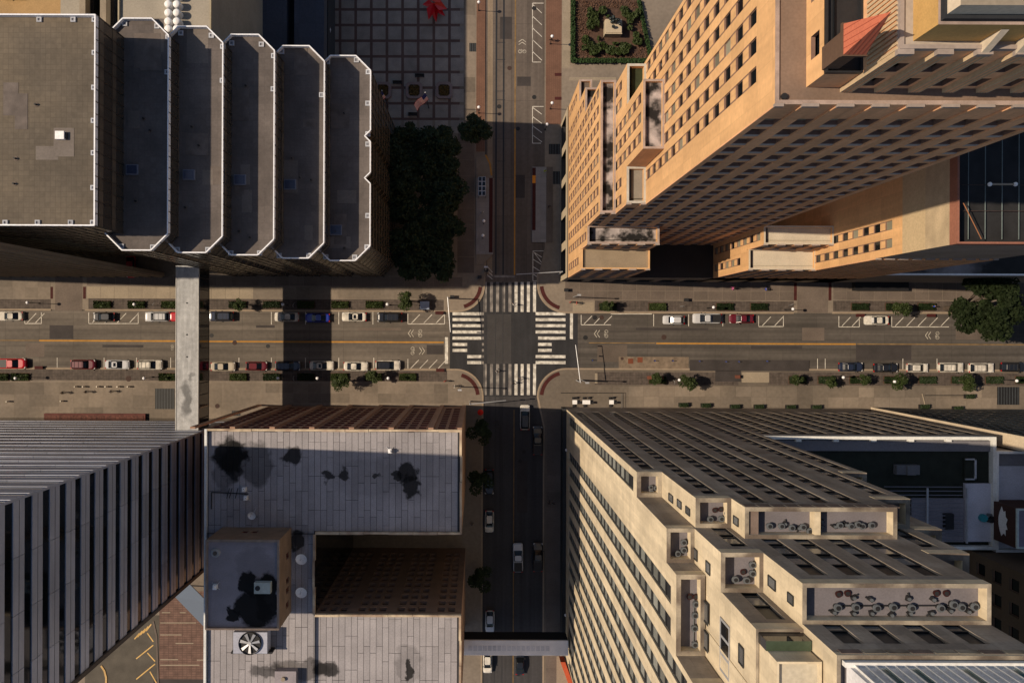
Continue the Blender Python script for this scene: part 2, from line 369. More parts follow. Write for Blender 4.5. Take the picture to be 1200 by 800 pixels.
# painted lines
def line(name, x0, y0, x1, y1, m=white, z=.008): return PS(name, x0, y0, x1, y1, m, z=z)
line('centre_line', 46, 398.3, 206, 400.2, yellow); line('centre_line', 240, 399.6, 520, 401.4, yellow); line('centre_line', 0, 398.2, 46, 399.3, mat('worn_yellow', (.20, .125, .05), var=.4, scale=.8))
line('centre_line', 769, 401.8, 1003, 403.6, yellow); line('centre_line', 690, 401.3, 768, 402.3, MATS['worn_yellow']); line('centre_line', 1004, 402.8, 1200, 404, MATS['worn_yellow'])
line('centre_line', 603, 0, 604.5, 150, MATS['worn_yellow']); line('centre_line', 602.5, 151, 604, 322, yellow); line('centre_line', 601.3, 480, 602.3, 800, MATS['worn_yellow'])
zeb = mat('crossing_paint', (.62, .60, .54), var=.3, scale=.9, fine=.35, col2=(.40, .38, .34), mixs=1.1); zeb_o = mat('worn_crossing_paint', (.25, .23, .21), var=.4, scale=1.6, fine=.4, col2=(.12, .11, .105), mixs=.8)
for i, x in enumerate((568.6, 575.9, 583.1, 590.2, 597.6, 604.7, 611.9, 619.2, 626.4)):
    line('crossing_bar', x - 1.75, 330.3, x + 1.75, 365.4, zeb_o if i < 5 else zeb); line('crossing_bar', x - 1.75, 426.4, x + 1.75, 462.7, zeb_o if i < 5 else zeb)
for i, y in enumerate((367.6, 374.4, 381.6, 388.9, 396.1, 403.4, 410.4, 417.7, 424.7)):
    a, b = (530.3, 564) if i < 5 else ((530.3, 547.5) if i < 7 else (547.5, 564))
    line('crossing_bar', a, y - 1.75, b, y + 1.75, zeb); line('crossing_bar', 564.8, y - 1.6, 567, y + 1.6, zeb_o)
    a, b = (627.7, 662.7) if i < 4 or i > 6 else ((630.5, 646.5) if i > 4 else (630.5, 662.7))
    line('crossing_bar', a, y - 1.75, b, y + 1.75, zeb)
line('stop_line', 667.9, 366.5, 671.4, 397, zeb); line('stop_line', 521.4, 395, 525, 426, zeb); line('stop_line', 570, 322.5, 603, 325, zeb_o)
for i_, (x0_, y0_, x1_, y1_, m_) in enumerate(((58, 381, 86, 397, patchm), (300, 381, 322, 384, patchm), (120, 404, 168, 407, patchm), (420, 384, 470, 387, con_d), (745, 384, 830, 387, patchm), (880, 405, 940, 409, patchm), (1120, 384, 1150, 398, con_d), (586, 20, 600, 46, patchm), (606, 90, 622, 101, patchm), (604, 205, 615, 232, patchm), (30, 402, 52, 418, con_d), (500, 404, 520, 415, patchm), (940, 384, 966, 399, con_d), (606, 540, 618, 600, patchm))): PS('utility_cut', x0_, y0_, x1_, y1_, m_, z=.0035)
# trodden patches of the junction
PS('road_patch', 571, 368, 599, 426, mat('junction_patch', (.042, .04, .041), var=.2, scale=.4), z=.004)
# parking bay lines and hatching
def stroke(x0, y0, x1, y1, w=.12, z=.012, m=white): ribbon('bay_line', [(x0, y0), (x1, y1)], w, z - .004, z, m)
def hatch(x0, y0, x1, y1, n, close=True, flip=1):
    stroke(x0, y1, x1, y1); stroke(x0, y0, x0, y1)
    if close: stroke(x1, y0, x1, y1)
    for i in range(n):
        a = x0 + (i + .3) * (x1 - x0) / n; stroke(a, y1 - 1 if flip > 0 else y0 + 1, a + (y1 - y0) * .8, y0 + 1 if flip > 0 else y1 - 1)
hatch(29, 366, 48.5, 379, 2); hatch(104, 366, 162, 379, 4, True); hatch(478, 367.5, 521, 379.5, 3); hatch(478, 420.5, 521, 432.5, 4, False)
hatch(681, 369, 716, 380.5, 3, False); hatch(889, 370, 918, 382.5, 2); hatch(983, 370.5, 1007, 383, 2); hatch(1045, 371, 1112, 383, 5, False)
hatch(716, 361.5, 764, 367.8, 3, False)
for x in (208, 318, 358, 397, 437): stroke(x, 365.5, x, 380)
for x in (766, 807, 847): stroke(x, 368, x, 382)
for x in (27, 67, 122, 160, 200, 280, 318, 358, 397, 438): stroke(x, 419, x, 431.5)
for x in (958, 967, 1058, 1098): stroke(x, 420, x, 433)
def vh(x0, y0, x1, y1, n):
    stroke(x0, y0, x0, y1); stroke(x0, y0, x1, y0); stroke(x0, y1, x1 - 3, y1)
    for i in range(n):
        a = y0 + (i + .1) * (y1 - y0) / n; stroke(x0, a, x1 - 2, a + (y1 - y0) / n * .75)
vh(624, 4, 637, 73, 5); vh(624, 125, 637, 168, 4); vh(624.5, 294, 637, 329, 4)
stroke(624.5, 294, 638, 312)
for i in range(3): stroke(571, 312 + i * 5, 577, 319 + i * 4)
def sharrow(px, py, ang, s=1.0, m=mat('worn_marking', (.42, .39, .33), var=.4, scale=2)):
    """bicycle with two chevrons painted on the road, pointing along ang (degrees, 0 = right)"""
    c = W(px, py); mb = MB(); ca, sa = math.cos(R(ang)), math.sin(R(ang)); z = .011
    def T(a, b): return (c.x + (a * ca - b * sa) * s, c.y + (a * sa + b * ca) * s, z)
    def bar(a, b, w=.13):
        d_ = Vector(b) - Vector(a); q = Vector((-d_.y, d_.x)).normalized() * w / 2
        mb.quad(T(a[0] + q.x, a[1] + q.y), T(a[0] - q.x, a[1] - q.y), T(b[0] - q.x, b[1] - q.y), T(b[0] + q.x, b[1] + q.y), m)
    for o in (.55, 1.1): bar((o, .7), (o + .5, 0)); bar((o, -.7), (o + .5, 0))
    for q in (.42, -.42):
        for i in range(8):
            t0, t1 = i * math.pi / 4, (i + 1) * math.pi / 4
            bar((-.75 + .33 * math.cos(t0), q + .33 * math.sin(t0)), (-.75 + .33 * math.cos(t1), q + .33 * math.sin(t1)), .09)
    bar((-.75, .42), (-.4, .1), .09); bar((-.4, .1), (-.75, -.42), .09); bar((-.75, -.42), (-.45, -.3), .09); bar((-.4, .1), (-.3, .2), .09)
    mb.build('lane_marking', kind='structure')
sharrow(488, 390.5, 180); sharrow(488, 411, 0); sharrow(706, 391, 180); sharrow(1094, 393, 180); sharrow(612, 56, 90); sharrow(205, 407, 0, .7)
# tram track
for x, w in ((569.5, .22), (582.2, .3), (590.8, .3)):
    a, b = W(x, -80), W(x - 1.3, 322); ribbon('tram_rail', [(x, -120), (x - 1.2, 322)], w, .003, .03, steel)
    ribbon('tram_rail', [(x - 1.4, 330), (x - 3, 870)], w * .6, .012, .02, mat('worn_rail', (.03, .03, .032), rough=.6))
ribbon('tram_bed', [(575, -120), (573.8, 322)], 1.0, -.01, .006, mat('pale_bed', (.22, .17, .12), streak=(.6, .03, 0, .2)))
for y in (50, 70, 107, 117, 189): ribbon('track_joint', [(581, y), (592, y)], .12, 0, .007, steel)

# ------------------------------------------------------------------ tram platforms
def platform(name_lbl, x0, y0, x1, y1, red, rest):
    t = empty('tram_platform', W((x0 + x1) / 2, (y0 + y1) / 2), name_lbl, 'platform')
    m = mat('platform_paving', (.24, .23, .23), var=.12, scale=.4, extra=grid(1.2, 1.2, .03, .8))
    mb = MB(); mb.box(*RC(x0, y0, x1, y1), 0, .34, m, bottom=False); mb.build('deck', t)
    mb = MB(); mb.box(*RC(*red), .3, .352, maroon, bottom=False); mb.build('tactile_edge', t)
    return t
pt = platform('pale tram platform with maroon edge beside the hotel', 623.5, 196, 640, 284, (623.6, 197, 627.6, 270), None)
mb = MB(); mb.box(*RC(623.7, 206, 627.5, 215), .352, .362, orange, bottom=False); mb.build('orange_mark', pt)
mb = MB(); a = RC(640.2, 196, 647.5, 284); mb.box(*a, 0, .3, con_d, bottom=False); mb.build('ramp', pt)
p2 = platform('tram platform with maroon edge beside the plaza trees', 558, 209, 578, 298, (573, 209, 577.5, 296), None)
mb = MB(); poly = PX([(558, 185), (568, 180), (575, 195), (577.5, 209), (558, 209)]); mb.prism(poly, .1, .3, con); poly = PX([(558, 298), (577.5, 298), (566, 310), (558, 310)]); mb.prism(poly, .1, .3, con); mb.build('ramp', p2)
ribbon('kerb', [(569, 182), (574, 192), (576, 206)], .3, .1, .32, yellow)
mb = MB(); a = RC(560.5, 210, 569, 232)
for i in range(4):
    for j in range(2): w = (a[1] - a[0]) / 2; h = (a[3] - a[2]) / 4; mb.box(a[0] + j * w + .08, a[0] + (j + 1) * w - .08, a[2] + i * h + .08, a[2] + (i + 1) * h - .08, 2.6, 2.66, darkg, bottom=True)
mb2 = MB(); mb2.box(*a, 2.5, 2.58, silver)
for xx in (a[0], a[1]):
    for yy in (a[2], a[3]): mb2.tube((xx, yy, .34), (xx, yy, 2.5), .06, blackp)
sh = empty('platform_shelter', (sum(a[:2]) / 2, sum(a[2:]) / 2, .34), 'small glazed shelter on the plaza-side tram platform', 'shelter')
mb.build('roof_panes', sh); mb2.build('frame', sh)

# ------------------------------------------------------------------ hotel (tan brick)
def wall_places(ws): return ws
tan = mat('tan_brick', (.70, .42, .20), var=.1, scale=.15, fine=.08, streak=(.8, .8, .02, .1), extra=vgrid(2.19, 3.12, .03, .8, 0))
tan_s = mat('tan_brick_pier', (.72, .40, .215), var=.12, scale=.2, fine=.1, streak=(.8, .8, .02, .12), extra=vgrid(3, 3.12, .03, .75, 0))
rev = mat('brown_reveal', (.20, .12, .09))
beige = mat('beige_limestone', (.42, .35, .25), var=.1, scale=.3)
pane_b = glass('hotel_pane', (.006, .008, .009), .1, .3)
pane_c = mat('curtained_pane', (.20, .19, .14), rough=.3, spec=.6, pervar=.5, fine=0)
win_dark = win_mesh('window', pane_b, rev, .05, 0, .06)
win_curt = win_mesh('window', pane_c, rev, .05, 0, .06)
stoneg = mat('grey_sill', (.36, .34, .32))
hotel = empty("hotel_tower", (W(657, 330).x, W(657, 330).y, 0), "tan brick hotel high-rise with stepped ledges beside the street corner, upper right", "building")
zk_ = zk; HW = []
def WF(rect, z0, z1, off0=None, n=None, cols=None, vs=None, m=tan):
    mb = MB(); L_ = rect[3] - rect[2]; p = 2.19; n = n or int(L_ / p)
    o = (L_ - n * p) / 2 if off0 is None else off0
    us = cols or [(o + i * p + .5, o + i * p + 1.7) for i in range(n)]
    vs = vs or [(13.6 + 3.12 * i, 13.6 + 3.12 * i + 1.75) for i in range(29)]
    vs = [v for v in vs if v[0] > z0 + .4 and v[1] < z1 - 1.2]
    HW.extend(facade(mb, rect, 'W', z0, z1, (us, vs), m, .16, rev))
    # narrow grooves joining the windows of one column
    n_, u, _ = NRM['W']; ox, oy, _ = face_origin(rect, 'W')
    for (a, b) in us:
        for i in range(len(vs) - 1):
            for q in (a, b - .13):
                mb.quad((ox - .012, oy - q, vs[i][1]), (ox - .012, oy - q - .13, vs[i][1]), (ox - .012, oy - q - .13, vs[i + 1][0]), (ox - .012, oy - q, vs[i + 1][0]), rev)
    mb.build('west_wall', hotel)
    core = MB(); x0, x1, y0, y1 = rect; core.quad((x0 + .6, y1, z0), (x0 + .6, y0, z0), (x0 + .6, y0, z1 - .3), (x0 + .6, y1, z1 - .3), blackp); core.build('inner_wall', hotel)
SW_ = []
def SF(rect, z0, z1, nb, pierw=1.05, proud=.14, zmaxhole=None, m=tan_s):
    mb = MB(); L_ = rect[1] - rect[0]; p = L_ / nb
    us = [(i * p + pierw / 2, (i + 1) * p - pierw / 2) for i in range(nb)]
    vs = [(13.6 + 3.12 * i, 13.6 + 3.12 * i + 1.7) for i in range(29)]; vs = [v for v in vs if v[0] > z0 + .4 and v[1] < (zmaxhole or z1) - .9]
    pl = facade(mb, rect, 'S', z0, z1, (us, vs), m, .35, rev); SW_.extend(pl); mb.build('south_wall', hotel)
    for i in range(nb + 1):
        q = MB(); a = rect[0] + i * p; a0, a1 = max(a - pierw / 2, rect[0]), min(a + pierw / 2, rect[1]); q.box(a0, a1, rect[2] - proud, rect[2], z0, z1 - .25, tan_s)
        q.box(a0 - .05, a1 + .05, rect[2] - proud - .06, rect[2] + .02, z1 - .25, z1 + .1, mat('grey_cap', (.30, .25, .22))); q.build('pier', hotel)
    s = MB()
    for u0, u1 in us:
        for v0, v1 in vs: s.box(rect[0] + u0, rect[0] + u1, rect[2] - .05, rect[2] + .2, v0 - .5, v0 - .02, stoneg)
    s.build('window_sills', hotel, kind='stuff')
    c = MB(); x0, x1, y0, y1 = rect; c.quad((x0, y0 + .6, z0), (x1, y0 + .6, z0), (x1, y0 + .6, z1 - .3), (x0, y0 + .6, z1 - .3), blackp); c.build('inner_wall', hotel)
def hroof(rect, z, m, t=.35, h=.9, cap=None):
    mb = MB(); mb.quad((rect[0], rect[2], z - h), (rect[1], rect[2], z - h), (rect[1], rect[3], z - h), (rect[0], rect[3], z - h), m); mb.build('roof_deck', hotel)
    parapet(hotel, rect, z, tan, t, h, cap)
def hother(rect, z0, z1, sides): mb = MB(); shell(mb, rect, z0, z1, tan_s, sides); mb.build('side_wall', hotel)
capg = mat('stained_coping', (.34, .26, .22), var=.3, scale=1)
gravel = mat('brown_gravel_roof', (0.192, 0.132, 0.096), var=.15, scale=.4)
blotch = mat('blotchy_roof', (.34, .30, .29), var=.35, scale=.9, col2=(.012, .011, .011), mixs=.55)
tanroof = mat('tan_membrane', (0.256, 0.2, 0.136), var=.12, scale=.5)
creamroof = mat('cream_membrane', (0.48, 0.424, 0.336), var=.1, scale=.5, col2=(.52, .46, .36), mixs=.3)
greenroof = mat('dark_green_roof', (.03, .04, .018), var=.4, scale=.8)
zb = zk(1.085)
base_r = GB(95.4, 253, -58.4, -243)
mb = MB(); shell(mb, GB(253, 411, -58.4, -200), 0, zb, beige, 'SE'); mb.build('podium_wall', hotel)
mb = MB(); vs = [(1, 9.5)]; facade(mb, base_r, 'W', 0, zb, ([(.8 + i * 6.1, 5.4 + i * 6.1) for i in range(5)], vs), beige, .8, blackp); c = base_r; mb.quad((c[0] + .8, c[3], 0), (c[0] + .8, c[2], 0), (c[0] + .8, c[2], zb), (c[0] + .8, c[3], zb), darkg); mb.build('podium_wall', hotel)
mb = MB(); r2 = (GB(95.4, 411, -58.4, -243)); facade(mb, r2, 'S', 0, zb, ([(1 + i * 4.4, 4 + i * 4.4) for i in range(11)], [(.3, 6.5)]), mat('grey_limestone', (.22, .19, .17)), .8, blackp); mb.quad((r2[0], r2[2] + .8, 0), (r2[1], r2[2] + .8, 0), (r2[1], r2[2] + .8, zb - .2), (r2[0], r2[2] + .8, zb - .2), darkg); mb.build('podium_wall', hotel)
mb = MB(); mb.quad((r2[0], r2[2], zb), (r2[1], r2[2], zb), (r2[1], r2[3], zb), (r2[0], r2[3], zb), mat('black_roofing', (.03, .028, .028), var=.2)); mb.build('court_roof', hotel)
kk = dict(l1=1.25, l2=1.32, C=1.475, B=1.287, A=1.214, Dg=1.595, Dm=1.77, T=2.83)
Z = {a: zk(b) for a, b in kk.items()}
r = GB(96.3, 160, -58.9, -78.2); WF(r, zb, Z['l1']); SF(r, zb, Z['l1'], 4); hother(r, zb, Z['l1'], 'EN'); hroof(r, Z['l1'], tanroof, .2, .35)
r = GB(96.3, 160, -78.2, -94.5); WF(r, zb, Z['l2']); SF(r, Z['l1'] - 1, Z['l2'], 4, m=tan_s); hother(r, zb, Z['l2'], 'EN'); hroof(r, Z['l2'], blotch, .3, 1.1, capg)
r = GB(96.3, 108.4, -94.5, -199.7); WF(r, zb, Z['C']); SF(r, Z['l2'] - 2, Z['C'], 1); hother(r, zb, Z['C'], 'EN'); hroof(r, Z['C'], blotch, .3, .6, capg)
r = GB(96.3, 108.4, -199.7, -222); WF(r, zb, Z['B']); hother(r, zb, Z['B'], 'EN'); hroof(r, Z['B'], blotch, .3, .6, capg)
r = GB(96.3, 108.4, -222, -243); WF(r, zb, Z['A']); hother(r, zb, Z['A'], 'EN'); hroof(r, Z['A'], con_d, .3, .6, capg)
r = GB(108.4, 122.4, -94.5, -121.3); WF(r, Z['C'] - 2, Z['Dg']); SF(r, zb, Z['Dg'], 1); hother(r, zb, Z['Dg'], 'N'); hroof(r, Z['Dg'], mat('grey_membrane', (.22, .20, .17), var=.15, scale=.5), .3, .7, mat('pale_coping', (.42, .40, .35)))
r = GB(108.4, 122.4, -121.3, -167.1); WF(r, Z['C'] - 2, Z['Dm']); hother(r, Z['Dg'] - 2, Z['Dm'], 'S'); hother(r, Z['Dg'] - 2, Z['Dm'], 'N'); hroof(r, Z['Dm'], blotch, .25, .5, capg)
r = GB(108.4, 122.4, -167.1, -196.7); WF(r, Z['C'] - 2, Z['Dg']); hother(r, zb, Z['Dg'], 'N'); hroof(r, Z['Dg'], greenroof, .3, .9, MATS['pale_coping'])
Tr = GB(122.4, 253.5, -94.5, -199.7); WF(Tr, Z['Dg'] - 30, Z['T'], off0=0, n=7); SF(Tr, zb, Z['T'], 9); hother(Tr, zb, Z['T'], 'EN'); hroof(Tr, Z['T'], gravel, .3, .12, capg)
# upper storeys of the tower
z0 = Z['T'] - .13
def block(x0, x1, ys, yn, ka, kb, mw, mt, mside=None, name='penthouse'):
    mb = MB(); rr = GB(x0, x1, ys, yn); a = z0 if ka is None else zk(ka); shell(mb, rr, a, zk(kb), mw, 'NESW', mt); return mb.build(name, hotel), rr
r = GB(135.5, 253, -101.6, -199); a, b = z0, zk(3.0)
mb = MB(); r1 = GB(135.5, 149.6, -101.6, -199); facade(mb, r1, 'W', a, b, ([(r1[3] - r1[2] - 3.2 - 3.9 * i, r1[3] - r1[2] - 1.6 - 3.9 * i) for i in range(4)][::-1], [(a + .8, a + 2.2)]), tan, .3, rev)
mb.quad((r1[0] + .5, r1[3], a), (r1[0] + .5, r1[2], a), (r1[0] + .5, r1[2], b), (r1[0] + .5, r1[3], b), darkg)
shell(mb, r1, a, b, tan_s, 'SN'); mb.build('turret_wall', hotel)
mb = MB(); mb.box(r1[0], r1[1], r1[2], r1[3], b - .4, b - .3, blackp); mb.build('turret_deck', hotel); parapet(hotel, r1, b, MATS['black_metal'], .12, .3)
rib = mat('ribbed_tan_panel', (.50, .38, .24), var=.08, extra=None, scale=.3)
r3 = GB(149.8, 260, -101.3, -199); a, b = z0, zk(3.28); mb = MB(); shell(mb, r3, a, b, tan_s, 'NEW')
n = 14
facade(mb, r3, 'S', a, b, ([(.75 + i * 2.35, 2.0 + i * 2.35) for i in range(8)], [(a + .6, a + 2.3), (a + 3.6, a + 5.3)]), tan_s, .35, rev)
mb.quad((r3[0], r3[2] + .5, a), (r3[1], r3[2] + .5, a), (r3[1], r3[2] + .5, b), (r3[0], r3[2] + .5, b), darkg)
mb.quad((r3[0], r3[2], b), (r3[1], r3[2], b), (r3[1], r3[3], b), (r3[0], r3[3], b), mat('pale_gravel', (.36, .31, .26))); mb.build('penthouse', hotel)
for i in range(8):     # ribbed piers of the penthouse
    mb = MB(); x = r3[0] + i * 2.35
    for j in range(5): mb.box(x + j * .17 - .05, x + j * .17 + .06, r3[2] - .3, r3[2], a, b - .3, tan_s if j % 2 else rib)
    mb.box(x - .1, x + .85, r3[2] - .34, r3[2], b - .3, b + .12, MATS['grey_cap']); mb.build('ribbed_pier', hotel)
mb = MB(); 
for i in range(40): y = r3[2] + i * .3; mb.box(r3[0] - .1, r3[0], y, y + .17, a + 4, b - .1, rib)
mb.build('ribbed_wall', hotel, kind='stuff'); parapet(hotel, r3, b + .15, MATS['grey_cap'], .25, .4)
pyr = MB(); zp = zk(3.2); px_ = GB(141 - 8.2, 141 + .8 + 4, -100.5, -113); ap = (px_[1] + .12, -106.5 / S * -1, zk(3.5)); ap = (137.0 / S, 106.8 / S, zk(3.52))
px_ = (133.2 / S, 141.5 / S, 101.7 / S, 113 / S)
redm = mat('red_metal_roof', (.48, .14, .08), var=.08, scale=.5)
c4 = [(px_[0], px_[2], zp), (px_[1], px_[2], zp), (px_[1], px_[3], zp), (px_[0], px_[3], zp)]
for i in range(4): pyr.add([c4[i], c4[(i + 1) % 4], ap], [(0, 1, 2)], redm)
for t in (.2, .4, .6, .8):
    for i in (0, 3):
        A, B = Vector(c4[i]), Vector(c4[(i + 1) % 4]); p_ = A.lerp(B, t); e = 1 - abs(t - .5) * 2; q_ = p_.lerp(Vector(ap), .97 * e if e < 1 else .9)
        q_ = p_ + (Vector(ap) - (A + B) / 2) * (e * .95); pyr.tube(p_, q_, .02, mat('red_seam', (.25, .05, .03)), n=4)
pyr.box(px_[0] - .08, px_[1] + .08, px_[2] - .08, px_[3] + .08, zp - .25, zp - .01, mat('dark_brown_fascia', (.10, .06, .04)))
pyr.box(px_[0] + .2, px_[1] - .2, px_[2] + .2, px_[3] - .2, zk(3.0) - .3, zp - .25, MATS['dark_brown_fascia']); pyr.build('pyramid_roof', hotel)
ob, r5 = block(154.8, 260, -104.1, -199, 3.28, 3.47, mat('ochre_wall', (.50, .31, .11), var=.12, scale=.6), MATS['stained_coping'])
ob, r6 = block(155.6, 260, -105.2, -199, 3.47, 3.5, mat('black_band', (.02, .022, .026)), MATS['black_band'])
ob, r7 = block(156.5, 260, -106.7, -199, 3.5, 3.6, mat('cream_stucco', (.55, .47, .36)), con_l)
for i in range(5):
    mb = MB(); x = r5[0] + 4 + i * 2.1; mb.add([(x, r5[2] - .75, zk(3.28)), (x + .45, r5[2] - .75, zk(3.28)), (x + .45, r5[2], zk(3.28)), (x, r5[2], zk(3.28)), (x, r5[2] - .02, zk(3.42)), (x + .45, r5[2] - .02, zk(3.42))], [(0, 1, 5, 4), (1, 2, 5), (0, 4, 3)], MATS['cream_stucco']); mb.build('buttress', hotel)
mb = MB(); q = W(1135, 95, Z['T']); mb.box(q.x - .5, q.x + .55, q.y - .25, q.y + .35, Z['T'] - .5, Z['T'] - .1, whitep); mb.build('white_cover', hotel)
mb = MB(); q = W(919, 113, Z['T']); mb.tube((q.x, q.y, Z['T'] - .5), (q.x, q.y, Z['T'] + .1), .22, blackp, n=10); mb.build('roof_drain', hotel)
# east wing and its tower
r = GB(253, 315.7, -58.9, -78.2); WF(r, zb, Z['l1']); SF(r, zb, Z['l1'], 4); hother(r, zb, Z['l1'], 'EN'); hroof(r, Z['l1'], creamroof, .25, .6, creamroof)
r = GB(253, 314.8, -78.2, -94.5); WF(r, zb, Z['l2']); SF(r, Z['l1'] - 1, Z['l2'], 4); hother(r, zb, Z['l2'], 'EN'); hroof(r, Z['l2'], creamroof, .25, .6, creamroof)
T2 = GB(315, 411, -58.9, -200); z2 = zk(1.78)
L2 = T2[3] - T2[2]; cols = [(L2 - 3.9 - .6, L2 - 3.9 + .6), (L2 - 1.6 - .6, L2 - 1.6 + .6)]
WF(T2, zb, zk(1.575), cols=cols)
mb = MB(); shell(mb, T2, zk(1.575), zk(1.66), mat('pale_render', (.50, .39, .24), var=.07), 'W'); shell(mb, T2, zk(1.66), z2, mat('worn_render', (.44, .35, .23), var=.2, scale=.4, streak=(.1, .1, .8, .1)), 'W'); mb.build('west_wall', hotel)
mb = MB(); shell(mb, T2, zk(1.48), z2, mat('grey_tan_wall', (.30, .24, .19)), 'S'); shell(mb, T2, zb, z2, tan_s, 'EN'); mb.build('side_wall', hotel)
SF(T2, zb, zk(1.48), 9)
mb = MB(); mb.quad((T2[0], T2[2], z2 - 1.5), (T2[1], T2[2], z2 - 1.5), (T2[1], T2[3], z2 - 1.5), (T2[0], T2[3], z2 - 1.5), mat('black_tar_roof', (.018, .018, .019), var=.5, scale=.5)); mb.build('roof_deck', hotel)
parapet(hotel, T2, z2, mat('red_coping', (.28, .12, .08)), .22, 1.5)
mb = MB()
for i in range(4): q = W(1142 + i * 20, 190, z2); mb.box(q.x, q.x + .05, T2[2] + .6, T2[3], z2 - 1.2, z2 - 1.1, mat('aged_pipe', (.16, .2, .2)))
for yy in (246, 215): q = W(1150, yy, z2); mb.box(q.x - 1.5, T2[1], q.y, q.y + .06, z2 - 1.15, z2 - 1.05, iron)
mb.build('roof_pipes', hotel)
mb = MB(); a_, b_ = W(1129, 238, z2 + .2), W(1150, 280, z2); mb.tube(a_, b_, .05, mat('rust', (.3, .13, .06))); mb.build('roof_pole', hotel)
mb = MB(); a_, b_ = W(1160, 216, z2), W(1190, 216, z2); mb.tube(a_, b_, .12, con_l)
for c in (a_, b_): mb.ball(c, .25, whitep)
mb.build('roof_unit', hotel)
random.seed(3)
hc = [p for p in HW if random.random() < .34]; hd = [p for p in HW if p not in hc]
# biggest windows of both kinds count together
allw = [(p, win_dark) for p in hd] + [(p, win_curt) for p in hc] + [(p, win_curt if random.random() < .4 else win_dark) for p in SW_]
allw = [w for w in allw if in_frame(w[0][0], 30)]; allw.sort(key=lambda w: -w[0][0][2])
cut = allw[:300]
pieces(hotel, 'window', win_dark, [w[0] for w in cut if w[1] is win_dark]); pieces(hotel, 'window', win_curt, [w[0] for w in cut if w[1] is win_curt])
pieces(hotel, 'window', win_dark, [w[0] for w in allw[300:] if w[1] is win_dark], 0, 'window_rows'); pieces(hotel, 'window', win_curt, [w[0] for w in allw[300:] if w[1] is win_curt], 0, 'window_rows')
# low annex east of it
annex = empty("low_annex", (GB(411.5, 640, -58.4, -150)[0], GB(411.5, 640, -58.4, -150)[2], 0), "low roofed annex with a white coping at the right edge, north of the big tree", "building")
ra = GB(411.5, 700, -58.6, -190); za = zk(1.156); mb = MB(); shell(mb, ra, 0, za, MATS['grey_limestone'], 'NESW'); mb.build('wall', annex)
mb = MB(); mb.quad((ra[0], ra[2], za - .8), (ra[1], ra[2], za - .8), (ra[1], ra[3], za - .8), (ra[0], ra[3], za - .8), mat('patchy_dark_roof', (.20, .18, .18), var=.3, scale=.5, col2=(.02, .02, .02), mixs=.12)); mb.build('roof_deck', annex)
parapet(annex, ra, za, whitep, .3, .8)
# ------------------------------------------------------------------ stepped limestone office tower (lower right)
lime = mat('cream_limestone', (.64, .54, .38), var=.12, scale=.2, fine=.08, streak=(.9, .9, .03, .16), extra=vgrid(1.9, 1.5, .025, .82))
lime_n = mat('shade_toned_limestone', (.36, .31, .255), var=.2, scale=.25, streak=(.7, .7, .05, .2), col2=(.30, .25, .20), mixs=.2, extra=vgrid(1.9, 1.5, .03, .75))  # darker copy of lime for north faces: shade put into colour, plus streaks
lime_t = mat('stained_ledge_stone', (.30, .26, .20), var=.35, scale=.5, col2=(.12, .095, .075), mixs=.35)
blind = mat('grey_blind_pane', (.25, .26, .235), rough=.25, spec=.6, fine=0, pervar=.35)
dkfr = mat('dark_mullion', (.03, .032, .034), rough=.5)
wblind = win_mesh('window', blind, dkfr, .1, 0, .08)
wdark = win_mesh('window', mat('dusky_pane', (.13, .135, .14), rough=.2, spec=.5, fine=0, pervar=.4), dkfr, .08, 0, .08)
se = empty('stepped_tower', (W(659, 479).x, W(659, 479).y, 0), 'cream limestone office tower stepping up in terraces, lower right of the crossing', 'building')
SEW, SEN = [], []
sdark = mat('dark_spandrel', (.025, .027, .03), rough=.4)  # dark spandrels between the windows of a strip
